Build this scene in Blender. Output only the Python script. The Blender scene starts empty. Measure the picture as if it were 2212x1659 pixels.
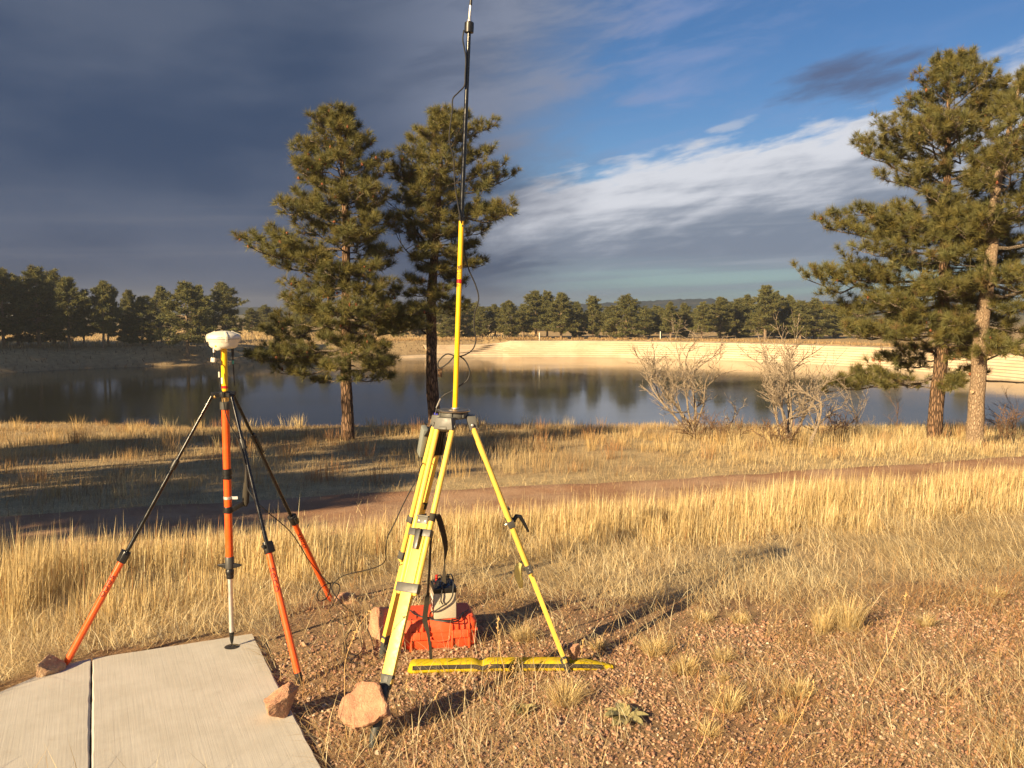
import bpy, bmesh, math, random
import numpy as np
from mathutils import Vector, Matrix, noise as mnoise

random.seed(7)
rng = np.random.default_rng(11)
R = math.radians
scene = bpy.context.scene
COL = scene.collection

# ------------------------------------------------------------------ camera
CAM_Z, F, CX, CY, HZ = 2.2, 1913.0, 1106.0, 829.5, 668.0
PITCH = math.atan((CY - HZ) / F)
cam_d = bpy.data.cameras.new('camera')
cam_d.sensor_width = 36.0
cam_d.lens = F / 2212.0 * 36.0
cam_d.clip_start, cam_d.clip_end = 0.05, 12000
cam = bpy.data.objects.new('camera', cam_d)
COL.objects.link(cam)
cam.location = (0, 0, CAM_Z)
cam.rotation_euler = (R(90) - PITCH, 0, 0)
scene.camera = cam

# ------------------------------------------------------------------ light, sky, exposure
SUN_EL, SUN_DIR = R(21.5), R(48.0)          # light travels towards (cos, sin)
lx, ly = math.cos(SUN_DIR), math.sin(SUN_DIR)
to_sun = Vector((-lx * math.cos(SUN_EL), -ly * math.cos(SUN_EL), math.sin(SUN_EL)))
sun_d = bpy.data.lights.new('sun', 'SUN')
sun_d.energy = 5.0
sun_d.angle = R(0.55)
sun_d.color = (1.0, 0.76, 0.44)
sun = bpy.data.objects.new('sun', sun_d)
COL.objects.link(sun)
sun.rotation_euler = to_sun.to_track_quat('Z', 'Y').to_euler()
sun.location = (-20, -20, 30)

vs = scene.view_settings
vs.view_transform = 'Standard'
vs.look = 'None'
vs.exposure = 1.26
vs.gamma = 1.0
vs.use_curve_mapping = False
scene.render.engine = 'CYCLES'
scene.cycles.use_denoising = True
scene.cycles.max_bounces = 5
scene.cycles.diffuse_bounces = 3
scene.cycles.glossy_bounces = 3
scene.cycles.transmission_bounces = 3
scene.cycles.transparent_max_bounces = 4

world = bpy.data.worlds.new('World')
scene.world = world
world.use_nodes = True


class NG:
    """tiny helper for node graphs"""
    def __init__(self, tree):
        self.t = tree
        self.n = tree.nodes
        self.l = tree.links

    def node(self, typ, **kw):
        nd = self.n.new(typ)
        for k, v in kw.items():
            setattr(nd, k, v)
        return nd

    def put(self, sock, v):
        if isinstance(v, bpy.types.NodeSocket):
            self.l.new(v, sock)
        else:
            sock.default_value = v

    def m(self, op, a, b=0.0, c=0.0):
        nd = self.node('ShaderNodeMath', operation=op)
        self.put(nd.inputs[0], a)
        self.put(nd.inputs[1], b)
        self.put(nd.inputs[2], c)
        return nd.outputs[0]

    def ss(self, v, lo, hi, o0=0.0, o1=1.0):
        nd = self.node('ShaderNodeMapRange', interpolation_type='SMOOTHSTEP')
        self.put(nd.inputs['Value'], v)
        for k, x in (('From Min', lo), ('From Max', hi), ('To Min', o0), ('To Max', o1)):
            self.put(nd.inputs[k], x)
        return nd.outputs[0]

    def mix(self, f, a, b):
        nd = self.node('ShaderNodeMix', data_type='RGBA')
        self.put(nd.inputs[0], f)
        for s, v in ((nd.inputs[6], a), (nd.inputs[7], b)):
            if isinstance(v, bpy.types.NodeSocket):
                self.l.new(v, s)
            else:
                s.default_value = (*v, 1.0)
        return nd.outputs[2]

    def noise(self, vec, scale, detail=4, rough=0.55, dist=0.0):
        nd = self.node('ShaderNodeTexNoise')
        if vec is not None:
            self.l.new(vec, nd.inputs['Vector'])
        nd.inputs['Scale'].default_value = scale
        nd.inputs['Detail'].default_value = detail
        nd.inputs['Roughness'].default_value = rough
        nd.inputs['Distortion'].default_value = dist
        return nd.outputs[0]

    def vmul(self, vec, xyz):
        nd = self.node('ShaderNodeVectorMath', operation='MULTIPLY')
        self.l.new(vec, nd.inputs[0])
        nd.inputs[1].default_value = xyz
        return nd.outputs[0]

    def comb(self, x, y, z):
        nd = self.node('ShaderNodeCombineXYZ')
        for s, v in zip(nd.inputs, (x, y, z)):
            self.put(s, v)
        return nd.outputs[0]


def build_world():
    g = NG(world.node_tree)
    g.n.clear()
    out = g.node('ShaderNodeOutputWorld')
    bg = g.node('ShaderNodeBackground')
    g.l.new(bg.outputs[0], out.inputs[0])
    bg.inputs[1].default_value = 0.1
    sky = g.node('ShaderNodeTexSky', sky_type='NISHITA')
    sky.sun_disc = False
    sky.sun_elevation = SUN_EL
    sky.sun_rotation = math.atan2(to_sun.x, to_sun.y)
    sky.altitude = 2000
    sky.air_density = 1.15
    sky.dust_density = 0.35
    sky.ozone_density = 2.4
    tc = g.node('ShaderNodeTexCoord')
    d = tc.outputs['Generated']
    sep = g.node('ShaderNodeSeparateXYZ')
    g.l.new(d, sep.inputs[0])
    x, y, z = sep.outputs
    az = g.m('MULTIPLY', g.m('ARCTAN2', x, y), 57.2958)        # degrees, + is to the right
    el = g.m('MULTIPLY', g.m('ARCSINE', z), 57.2958)
    # cloud-layer coordinates: azimuth wide, elevation stretched (layers seen edge on)
    q = g.comb(g.m('MULTIPLY', az, 0.055), g.m('MULTIPLY', el, 0.16), 0.0)
    qt = g.comb(g.m('ADD', g.m('MULTIPLY', az, 0.05), g.m('MULTIPLY', el, 0.03)),
                g.m('SUBTRACT', g.m('MULTIPLY', el, 0.22), g.m('MULTIPLY', az, 0.05)), 2.0)
    n_big = g.noise(q, 0.9, 5, 0.5)
    n_med = g.noise(qt, 2.2, 8, 0.6, 0.3)
    n_fine = g.noise(qt, 5.0, 6, 0.56, 0.1)
    lay = g.comb(g.m('MULTIPLY', az, 0.018), g.m('SUBTRACT', g.m('MULTIPLY', el, 0.5), g.m('MULTIPLY', az, 0.022)), 5.0)
    n_lay = g.noise(lay, 1.6, 6, 0.55, 0.2)
    B = 8.5

    def c(r, gg, b):
        return (r * B, gg * B, b * B)
    # clear air, a little deeper and more violet than the model gives
    sat = g.node('ShaderNodeHueSaturation')
    sat.inputs['Hue'].default_value = 0.508
    sat.inputs['Saturation'].default_value = 1.24
    sat.inputs['Value'].default_value = 0.375
    g.l.new(sky.outputs[0], sat.inputs['Color'])
    colr = sat.outputs[0]
    # clear air low over the horizon: pale blue green
    colr = g.mix(g.m('MULTIPLY', g.ss(el, 6.0, 0.5), 0.85), colr, c(0.10, 0.175, 0.20))
    azc = g.m('MAXIMUM', g.m('MINIMUM', az, 55.0), -55.0)
    # thin high veil streaks
    veil = g.m('MULTIPLY', g.ss(n_med, 0.45, 0.78), g.ss(el, 8.0, 12.0))
    veil = g.m('MULTIPLY', veil, g.ss(az, 24.0, 4.0, 0.25, 0.9))
    colr = g.mix(g.m('MULTIPLY', veil, 0.75), colr, c(0.15, 0.18, 0.29))
    # long white band: its top edge climbs to the right
    edge = g.m('ADD', g.m('ADD', 7.9, g.m('MULTIPLY', azc, 0.155)),
               g.m('MULTIPLY', g.m('SUBTRACT', n_fine, 0.5), 4.5))
    below = g.m('SUBTRACT', edge, el)
    band = g.ss(below, -0.5, 0.9)
    low_clear = g.m('MULTIPLY', g.ss(el, 3.6, 1.6), g.ss(az, -4.0, 10.0))
    low_clear = g.m('MULTIPLY', low_clear, g.ss(n_lay, 0.62, 0.42, 0.35, 1.0))
    band = g.m('MULTIPLY', band, g.m('SUBTRACT', 1.0, g.m('MULTIPLY', low_clear, 0.9)))
    deep = g.ss(g.m('ADD', below, g.m('MULTIPLY', g.m('SUBTRACT', n_lay, 0.5), 4.5)), 1.3, 5.4)
    bcol = g.mix(deep, c(0.345, 0.355, 0.385), c(0.105, 0.128, 0.168))
    bcol = g.mix(g.m('MULTIPLY', g.ss(n_lay, 0.52, 0.72), g.ss(below, 3.0, 5.5)), bcol, c(0.165, 0.185, 0.22))
    bcol = g.mix(g.m('MULTIPLY', g.ss(n_fine, 0.52, 0.75), 0.25), bcol, c(0.18, 0.20, 0.24))
    colr = g.mix(band, colr, bcol)
    # small wisps and dark scraps in the blue
    def puff(a0, e0, wa, we, tilt, lo, hi, colour, amt):
        nonlocal colr
        da = g.m('SUBTRACT', az, a0)
        de = g.m('SUBTRACT', g.m('SUBTRACT', el, e0), g.m('MULTIPLY', da, tilt))
        r2 = g.m('ADD', g.m('POWER', g.m('DIVIDE', g.m('ABSOLUTE', da), wa), 2.0),
                 g.m('POWER', g.m('DIVIDE', g.m('ABSOLUTE', de), we), 2.0))
        v = g.m('ADD', g.m('SUBTRACT', 1.0, r2), g.m('MULTIPLY', g.m('SUBTRACT', g.m('ADD', g.m('MULTIPLY', n_fine, 0.6), g.m('MULTIPLY', n_med, 0.4)), 0.5), 5.5))
        colr = g.mix(g.m('MULTIPLY', g.ss(v, lo, hi), amt), colr, colour)
    puff(20.6, 13.4, 4.0, 1.25, 0.10, -0.6, 1.3, c(0.05, 0.060, 0.102), 0.8)
    puff(25.5, 10.6, 4.2, 1.2, 0.2, -0.6, 1.3, c(0.05, 0.062, 0.102), 0.8)
    puff(13.8, 11.2, 1.5, 0.35, 0.22, -0.1, 1.1, c(0.24, 0.27, 0.33), 0.7)
    puff(31.5, 13.5, 4.5, 1.5, 0.1, -0.2, 1.1, c(0.29, 0.305, 0.345), 0.8)
    # storm deck over the left half of the view, thinning behind the camera where the sun stands
    sedge = g.m('ADD', g.m('SUBTRACT', 3.5, az), g.m('MULTIPLY', g.m('SUBTRACT', n_med, 0.5), 13.0))
    sedge = g.m('ADD', sedge, g.m('MULTIPLY', g.m('SUBTRACT', el, 10.0), 0.28))
    storm = g.m('MULTIPLY', g.ss(sedge, -3.5, 6.5), g.ss(az, -125.0, -85.0))
    scol = g.mix(g.ss(n_big, 0.36, 0.66), c(0.0215, 0.037, 0.072), c(0.049, 0.064, 0.099))
    scol = g.mix(g.m('MULTIPLY', g.m('MULTIPLY', g.ss(az, -14.0, 2.0), g.ss(el, 6.0, 12.0)), g.ss(n_med, 0.3, 0.6, 0.55, 1.0)), scol, c(0.112, 0.130, 0.178))
    scol = g.mix(g.m('MULTIPLY', g.ss(n_lay, 0.5, 0.75), g.ss(el, 9.0, 3.0)), scol, c(0.076, 0.085, 0.112))
    colr = g.mix(storm, colr, scol)
    g.l.new(colr, bg.inputs[0])


build_world()

# ------------------------------------------------------------------ picking points in the place
_cp, _sp = math.cos(PITCH), math.sin(PITCH)


def ray(x, y):
    dx, dy = (x - CX) / F, -(y - CY) / F
    return Vector((dx, dy * _sp + _cp, dy * _cp - _sp))


def px(x, y, Y):
    d = ray(x, y)
    return Vector((0, 0, CAM_Z)) + d * (Y / d.y)


def gz(x, y, z=0.0):
    d = ray(x, y)
    return Vector((0, 0, CAM_Z)) + d * ((z - CAM_Z) / d.z)


def proj(P):
    """world (n,3) -> picture coordinates, used only to lay out zones of ground cover"""
    P = np.asarray(P, float)
    X, Y, Z = P[:, 0], P[:, 1], P[:, 2] - CAM_Z
    f = Y * _cp - Z * _sp
    u = Y * _sp + Z * _cp
    f = np.maximum(f, 0.05)
    return CX + F * X / f, CY - F * u / f


# ------------------------------------------------------------------ value noise
def _h(ix, iy, s):
    n = (ix.astype(np.int64) * 374761393 + iy.astype(np.int64) * 668265263 + s * 1442695041) & 0x7fffffff
    n = ((n ^ (n >> 13)) * 1274126177) & 0x7fffffff
    return ((n ^ (n >> 16)) & 0xffff) / 65535.0


def vn(x, y, s=0):
    x = np.asarray(x, float); y = np.asarray(y, float)
    ix, iy = np.floor(x), np.floor(y)
    fx, fy = x - ix, y - iy
    fx = fx * fx * (3 - 2 * fx); fy = fy * fy * (3 - 2 * fy)
    a = _h(ix, iy, s); b = _h(ix + 1, iy, s); c = _h(ix, iy + 1, s); d = _h(ix + 1, iy + 1, s)
    return (a * (1 - fx) + b * fx) * (1 - fy) + (c * (1 - fx) + d * fx) * fy


def fbm(x, y, s=0, o=4):
    t, a, n = 0, 0.5, 0
    for i in range(o):
        t = t + a * vn(x * 2 ** i, y * 2 ** i, s + i * 7); n += a; a *= 0.5
    return t / n


def sstep(v, lo, hi):
    t = np.clip((v - lo) / (hi - lo), 0, 1)
    return t * t * (3 - 2 * t)


# ------------------------------------------------------------------ terrain function
ZW = -4.5                                    # water level
far_px = [(-420, 842), (-150, 822), (0, 811), (150, 800), (300, 795), (450, 790), (560, 784), (700, 778), (850, 775),
          (960, 772.5), (1060, 771), (1127, 771), (1260, 771), (1400, 773), (1600, 779), (1826, 790), (2000, 803), (2212, 822), (2500, 852)]
FAR = [gz(x, y, ZW).xy for x, y in far_px]
NEAR = [Vector(p) for p in ((44, 46), (30, 37), (18, 34), (6, 35), (-8, 36), (-22, 38), (-36, 44), (-50, 56))]
LAKE = np.array([list(p) for p in FAR + NEAR])


def lake_sd(X, Y):
    X = np.asarray(X, float); Y = np.asarray(Y, float)
    best = np.full(X.shape, 1e18)
    inside = np.zeros(X.shape, bool)
    n = len(LAKE)
    for i in range(n):
        ax, ay = LAKE[i]; bx, by = LAKE[(i + 1) % n]
        ex, ey = bx - ax, by - ay
        wx, wy = X - ax, Y - ay
        t = np.clip((wx * ex + wy * ey) / (ex * ex + ey * ey), 0, 1)
        best = np.minimum(best, (wx - ex * t) ** 2 + (wy - ey * t) ** 2)
        c = ((ay > Y) != (by > Y)) & (X < (bx - ax) * (Y - ay) / ((by - ay) if by != ay else 1e-9) + ax)
        inside ^= c
    d = np.sqrt(best)
    return np.where(inside, -d, d)


def near_h(X, Y):
    z = -0.035 - 0.06 * (np.logaddexp(0, (Y - 6.3) * 3) / 3)
    z = z + 0.05 * (fbm(X * 0.5, Y * 0.5, 3) - 0.5) * sstep(Y, 5.0, 9.0) + 0.02 * (vn(X * 2.5, Y * 2.5, 5) - 0.5) * sstep(Y, 3, 6)
    z = z + 0.35 * (fbm(X * 0.12, Y * 0.12, 9) - 0.5) * sstep(Y, 13, 18)
    # shallow road bed
    rc = Y - (11.75 + 0.43 * X)
    z = z - 0.10 * np.exp(-(rc / 1.5) ** 2)
    return z


def ground_h(X, Y):
    X = np.asarray(X, float); Y = np.asarray(Y, float)
    d = lake_sd(X, Y)
    farw = sstep(Y + 0.25 * np.abs(X), 46, 62)
    zn = near_h(X, np.clip(Y, -60, 60))
    zf = -2.35 + 0.25 * (fbm(X * 0.03, Y * 0.03, 21) - 0.5) * sstep(d, 10, 40)
    plate = zn * (1 - farw) + zf * farw
    w0 = -1.0 + farw * 0.5
    # the dam (right part of the far bank) is a stepped slab of its own: keep the soil under it
    dam = farw * sstep(X / np.maximum(Y, 1.0), -0.065, -0.03)
    w0 = w0 + dam * 5.2
    w1 = 10.5 - 2.0 * farw - 0.9 * dam
    t = np.clip((d - w0) / (w1 - w0), 0, 1)
    t = t * t * (3 - 2 * t)
    bed = ZW - 0.7
    z = bed * (1 - t) + plate * t
    z = z + 0.22 * (fbm(X * 0.35, Y * 0.35, 33) - 0.5) * 4 * t * (1 - t) * (1 - dam)
    return z


def gh(x, y):
    return float(ground_h(np.array([x]), np.array([y]))[0])


def gnd(x, y, up=0.0):
    """point of the ground seen at a picture position"""
    p = gz(x, y, 0.0)
    for _ in range(25):
        p = gz(x, y, gh(p.x, p.y))
    p.z += up
    return p


# ------------------------------------------------------------------ object helpers
ORG = {}


def tag(o, label=None, cat=None, group=None, kind=None):
    if label: o['label'] = label
    if cat: o['category'] = cat
    if group: o['group'] = group
    if kind: o['kind'] = kind
    return o


def empty(name, loc, label=None, cat=None, group=None):
    o = bpy.data.objects.new(name, None)
    o.empty_display_size = 0.1
    COL.objects.link(o)
    o.location = loc
    ORG[o.name] = Vector(loc)
    return tag(o, label, cat, group)


def link_mesh(name, me, mat, parent=None, origin=None):
    o = bpy.data.objects.new(name, me)
    COL.objects.link(o)
    if mat is not None:
        me.materials.append(mat)
    if parent is not None:
        o.parent = parent
        ORG[o.name] = ORG[parent.name].copy()
    else:
        o.location = origin or (0, 0, 0)
        ORG[o.name] = Vector(origin or (0, 0, 0))
    return o


def np_mesh(name, V, T, col=None, smooth=False):
    me = bpy.data.meshes.new(name)
    V = np.ascontiguousarray(V, dtype=np.float32); T = np.ascontiguousarray(T, dtype=np.int32)
    me.vertices.add(len(V)); me.vertices.foreach_set('co', V.ravel())
    k = T.shape[1]
    me.loops.add(T.size); me.loops.foreach_set('vertex_index', T.ravel())
    me.polygons.add(len(T)); me.polygons.foreach_set('loop_start', np.arange(0, T.size, k, dtype=np.int32))
    if col is not None:
        a = me.color_attributes.new('col', 'FLOAT_COLOR', 'POINT')
        rgba = np.ones((len(V), 4), np.float32); rgba[:, :3] = col
        a.data.foreach_set('color', rgba.ravel())
    me.update(calc_edges=True)
    me.polygons.foreach_set('use_smooth', np.full(len(T), smooth, bool))
    return me


def perp(a):
    a = a.normalized()
    u = a.cross(Vector((0, 0, 1)))
    if u.length < 1e-3:
        u = a.cross(Vector((0, 1, 0)))
    u.normalize()
    return u, a.cross(u).normalized()


def crom(pts, n=8):
    P = [Vector(p) for p in pts]
    P = [P[0] * 2 - P[1]] + P + [P[-1] * 2 - P[-2]]
    out = []
    for i in range(1, len(P) - 2):
        a, b, c, d = P[i - 1:i + 3]
        for k in range(n):
            t = k / n
            out.append(0.5 * ((2 * b) + (c - a) * t + (2 * a - 5 * b + 4 * c - d) * t * t + (3 * b - a - 3 * c + d) * t ** 3))
    out.append(P[-2])
    return out


class MB:
    def __init__(self):
        self.v, self.f = [], []

    def add(self, vs_, fs_):
        o = len(self.v)
        self.v += [Vector(p) for p in vs_]
        self.f += [tuple(i + o for i in f) for f in fs_]
        return self

    def ring_tube(self, pts, rads, n=12, cap=True, u0=None):
        pts = [Vector(p) for p in pts]
        vs_, fs_ = [], []
        u, w = perp((pts[1] - pts[0])) if u0 is None else u0
        for i, p in enumerate(pts):
            t = (pts[min(i + 1, len(pts) - 1)] - pts[max(i - 1, 0)])
            if t.length < 1e-9: t = Vector((0, 0, 1))
            t.normalize()
            u = (u - t * u.dot(t))
            if u.length < 1e-6: u, _ = perp(t)
            u.normalize(); w = t.cross(u)
            r = rads[i] if hasattr(rads, '__len__') else rads
            for k in range(n):
                a = 2 * math.pi * k / n
                vs_.append(p + (u * math.cos(a) + w * math.sin(a)) * r)
        for i in range(len(pts) - 1):
            for k in range(n):
                k2 = (k + 1) % n
                fs_.append((i * n + k, i * n + k2, (i + 1) * n + k2, (i + 1) * n + k))
        if cap:
            fs_.append(tuple(reversed(range(n))))
            fs_.append(tuple((len(pts) - 1) * n + k for k in range(n)))
        return self.add(vs_, fs_)

    def tube(self, a, b, r0, r1=None, n=14, cap=True):
        return self.ring_tube([a, b], [r0, r0 if r1 is None else r1], n, cap)

    def box(self, c, ex, ey, ez):
        c = Vector(c); ex = Vector(ex); ey = Vector(ey); ez = Vector(ez)
        vs_ = [c + ex * i + ey * j + ez * k for k in (-1, 1) for j in (-1, 1) for i in (-1, 1)]
        return self.add(vs_, [(0, 2, 3, 1), (4, 5, 7, 6), (0, 1, 5, 4), (2, 6, 7, 3), (0, 4, 6, 2), (1, 3, 7, 5)])

    def taper(self, c0, c1, x0, y0, x1, y1):
        """frustum of rectangles: centres c0,c1; half vectors x0,y0 and x1,y1"""
        vs_ = [c0 - x0 - y0, c0 + x0 - y0, c0 + x0 + y0, c0 - x0 + y0, c1 - x1 - y1, c1 + x1 - y1, c1 + x1 + y1, c1 - x1 + y1]
        return self.add(vs_, [(3, 2, 1, 0), (4, 5, 6, 7), (0, 1, 5, 4), (1, 2, 6, 5), (2, 3, 7, 6), (3, 0, 4, 7)])

    def lathe(self, base, axis, prof, n=28):
        axis = Vector(axis).normalized(); u, w = perp(axis)
        base = Vector(base)
        vs_, fs_ = [], []
        for r, h in prof:
            for k in range(n):
                a = 2 * math.pi * k / n
                vs_.append(base + axis * h + (u * math.cos(a) + w * math.sin(a)) * max(r, 1e-4))
        for i in range(len(prof) - 1):
            for k in range(n):
                k2 = (k + 1) % n
                fs_.append((i * n + k, i * n + k2, (i + 1) * n + k2, (i + 1) * n + k))
        fs_.append(tuple(reversed(range(n)))); fs_.append(tuple((len(prof) - 1) * n + k for k in range(n)))
        return self.add(vs_, fs_)

    def ribbon(self, pts, wid, wdirs, th=0.003):
        pts = [Vector(p) for p in pts]
        vs_, fs_ = [], []
        for i, p in enumerate(pts):
            t = (pts[min(i + 1, len(pts) - 1)] - pts[max(i - 1, 0)]).normalized()
            wd = Vector(wdirs[i] if isinstance(wdirs, list) else wdirs)
            wd = (wd - t * wd.dot(t)).normalized()
            nn = t.cross(wd)
            w = wid[i] if hasattr(wid, '__len__') else wid
            for a, b in ((-1, -1), (1, -1), (1, 1), (-1, 1)):
                vs_.append(p + wd * (w * a / 2) + nn * (th * b / 2))
        for i in range(len(pts) - 1):
            for k in range(4):
                k2 = (k + 1) % 4
                fs_.append((i * 4 + k, i * 4 + k2, i * 4 + 4 + k2, i * 4 + 4 + k))
        fs_ += [(3, 2, 1, 0), tuple(len(pts) * 4 - 4 + k for k in range(4))]
        return self.add(vs_, fs_)

    def build(self, name, mat, parent=None, origin=None, smooth=True, bevel=0.0, label=None):
        o0 = ORG[parent.name] if parent is not None else Vector(origin or (0, 0, 0))
        me = bpy.data.meshes.new(name)
        me.from_pydata([p - o0 for p in self.v], [], self.f)
        if bevel > 0:
            bm = bmesh.new(); bm.from_mesh(me)
            es = [e for e in bm.edges if len(e.link_faces) == 2 and e.calc_face_angle(0) > 0.6]
            bmesh.ops.bevel(bm, geom=es, offset=bevel, segments=2, profile=0.6, affect='EDGES')
            bm.to_mesh(me); bm.free()
        bm = bmesh.new(); bm.from_mesh(me); bmesh.ops.recalc_face_normals(bm, faces=bm.faces); bm.to_mesh(me); bm.free()
        if smooth:
            me.polygons.foreach_set('use_smooth', np.ones(len(me.polygons), bool))
            me.set_sharp_from_angle(angle=R(38))
        o = link_mesh(name, me, mat, parent, origin)
        if label: o['label'] = label
        return o


# ------------------------------------------------------------------ materials
def mat_base(name):
    m = bpy.data.materials.new(name)
    m.use_nodes = True
    g = NG(m.node_tree)
    b = g.n['Principled BSDF']
    return m, g, b


def bump(g, b, h, strength=0.3, dist=0.01):
    nd = g.node('ShaderNodeBump')
    nd.inputs['Strength'].default_value = strength
    nd.inputs['Distance'].default_value = dist
    g.l.new(h, nd.inputs['Height'])
    g.l.new(nd.outputs[0], b.inputs['Normal'])


def paint(name, rgb, rough=0.45, dirt=0.25, dirtcol=(0.20, 0.14, 0.08), metal=0.0, scale=18.0, spec=0.5):
    m, g, b = mat_base(name)
    tc = g.node('ShaderNodeTexCoord')
    n1 = g.noise(tc.outputs['Object'], scale, 6, 0.65)
    n2 = g.noise(tc.outputs['Object'], scale * 6, 4, 0.6)
    f = g.m('MULTIPLY', g.ss(n1, 0.5, 0.78), dirt)
    colr = g.mix(f, rgb, dirtcol)
    dark = tuple(c * 0.82 for c in rgb)
    n3 = g.noise(tc.outputs['Object'], scale * 2.3, 8, 0.75)
    colr = g.mix(g.m('MULTIPLY', g.ss(n3, 0.61, 0.66), dirt), colr, tuple(c * 0.45 for c in dirtcol))
    colr = g.mix(g.m('MULTIPLY', g.ss(n2, 0.4, 0.75), 0.35), colr, dark)
    g.l.new(colr, b.inputs['Base Color'])
    g.l.new(g.ss(n1, 0.2, 0.8, max(rough - 0.12, 0.02), min(rough + 0.15, 1)), b.inputs['Roughness'])
    b.inputs['Metallic'].default_value = metal
    b.inputs['Specular IOR Level'].default_value = spec
    bump(g, b, n2, 0.06, 0.002)
    return m


def leafy(name, trans=0.3, rough=0.6, tint=None):
    m, g, b = mat_base(name)
    at = g.node('ShaderNodeAttribute', attribute_name='col')
    c = at.outputs['Color']
    g.l.new(c, b.inputs['Base Color'])
    b.inputs['Roughness'].default_value = rough
    b.inputs['Specular IOR Level'].default_value = 0.25
    tr = g.node('ShaderNodeBsdfTranslucent')
    g.l.new(c, tr.inputs[0])
    mx = g.node('ShaderNodeMixShader')
    mx.inputs[0].default_value = trans
    out = g.n['Material Output']
    g.l.new(b.outputs[0], mx.inputs[1]); g.l.new(tr.outputs[0], mx.inputs[2]); g.l.new(mx.outputs[0], out.inputs[0])
    return m


def attr_mat(name, rough=0.8, bumpy=0.0, scale=60.0, vary=0.2):
    m, g, b = mat_base(name)
    at = g.node('ShaderNodeAttribute', attribute_name='col')
    tc = g.node('ShaderNodeTexCoord')
    n = g.noise(tc.outputs['Object'], scale, 6, 0.65)
    dk = g.node('ShaderNodeMix', data_type='RGBA', blend_type='MULTIPLY')
    dk.inputs[0].default_value = 1.0
    g.l.new(at.outputs['Color'], dk.inputs[6])
    g.l.new(g.ss(n, 0.25, 0.75, 1 - vary * 1.4, 1 + vary), dk.inputs[7])
    g.l.new(dk.outputs[2], b.inputs['Base Color'])
    b.inputs['Roughness'].default_value = rough
    b.inputs['Specular IOR Level'].default_value = 0.25
    if bumpy:
        bump(g, b, n, bumpy, 0.02)
    return m


def stone_mat(name, c1, c2, c3, scale=14.0):
    m, g, b = mat_base(name)
    tc = g.node('ShaderNodeTexCoord')
    n1 = g.noise(tc.outputs['Object'], scale, 8, 0.7)
    n2 = g.noise(tc.outputs['Object'], scale * 7, 6, 0.7)
    colr = g.mix(g.ss(n1, 0.35, 0.65), c1, c2)
    colr = g.mix(g.m('MULTIPLY', g.ss(n2, 0.52, 0.7), 0.8), colr, c3)
    g.l.new(colr, b.inputs['Base Color'])
    b.inputs['Roughness'].default_value = 0.85
    b.inputs['Specular IOR Level'].default_value = 0.3
    vv = g.node('ShaderNodeTexVoronoi', feature='DISTANCE_TO_EDGE'); g.l.new(g.vmul(tc.outputs['Object'], (1, 1, 1.8)), vv.inputs['Vector']); vv.inputs['Scale'].default_value = 17
    ck = g.ss(g.m('ADD', vv.outputs[0], g.m('MULTIPLY', n2, 0.08)), 0.03, 0.12)
    bump(g, b, g.m('ADD', g.m('ADD', n1, g.m('MULTIPLY', ck, 0.12)), g.m('MULTIPLY', n2, 0.7)), 0.8, 0.014)
    return m


def bark_mat(name, plate, crack, zs=0.35, scale=16):
    m, g, b = mat_base(name)
    tc = g.node('ShaderNodeTexCoord')
    v = g.vmul(tc.outputs['Object'], (1, 1, zs))
    w = g.node('ShaderNodeTexVoronoi', feature='DISTANCE_TO_EDGE')
    g.l.new(v, w.inputs['Vector']); w.inputs['Scale'].default_value = scale
    n = g.noise(v, scale * 1.5, 6, 0.7)
    e = g.m('ADD', w.outputs[0], g.m('MULTIPLY', g.m('SUBTRACT', n, 0.5), 0.25))
    f = g.ss(e, 0.02, 0.22)
    pc = g.mix(g.ss(n, 0.35, 0.68), plate, tuple(c * 0.55 for c in plate))
    colr = g.mix(f, crack, pc)
    g.l.new(colr, b.inputs['Base Color'])
    b.inputs['Roughness'].default_value = 0.9
    b.inputs['Specular IOR Level'].default_value = 0.15
    bump(g, b, g.m('ADD', f, g.m('MULTIPLY', n, 0.5)), 0.9, 0.03)
    return m


M = {}
M['orange'] = paint('orange_enamel', (0.85, 0.105, 0.016), 0.32, 0.22, (0.45, 0.16, 0.07))
M['case'] = paint('orange_case_plastic', (0.80, 0.10, 0.028), 0.48, 0.4, (0.50, 0.22, 0.13), scale=9)
M['yellow'] = paint('yellow_mast_enamel', (0.86, 0.50, 0.012), 0.3, 0.15, (0.4, 0.25, 0.05))
M['yellow_wood'] = paint('yellow_painted_wood', (0.87, 0.57, 0.10), 0.45, 0.5, (0.52, 0.33, 0.10), scale=26)
M['bag'] = paint('yellow_bag_cloth', (0.60, 0.44, 0.018), 0.8, 0.8, (0.33, 0.25, 0.05), scale=12, spec=0.1)
M['black'] = paint('black_plastic', (0.012, 0.012, 0.013), 0.38, 0.5, (0.06, 0.05, 0.04))
M['black_tube'] = paint('black_anodised_tube', (0.007, 0.007, 0.008), 0.2, 0.12, (0.03, 0.027, 0.024))
M['rubber'] = paint('black_cable_rubber', (0.018, 0.017, 0.016), 0.5, 0.3, (0.08, 0.06, 0.04))
M['webbing'] = paint('dark_webbing', (0.055, 0.048, 0.038), 0.85, 0.3, (0.12, 0.10, 0.07), spec=0.1)
M['grey_cast'] = paint('dark_grey_casting', (0.10, 0.098, 0.088), 0.5, 0.4, (0.16, 0.14, 0.1))
M['band'] = paint('grey_black_band', (0.06, 0.058, 0.054), 0.45, 0.4, (0.14, 0.12, 0.09))
M['radio'] = paint('grey_green_radio', (0.20, 0.22, 0.20), 0.5, 0.3)
M['steel'] = paint('bright_steel', (0.74, 0.72, 0.68), 0.42, 0.2, (0.4, 0.37, 0.3), metal=0.85)
M['plate'] = paint('worn_head_plate', (0.42, 0.38, 0.32), 0.35, 0.4, (0.16, 0.14, 0.11), metal=1.0)
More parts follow.
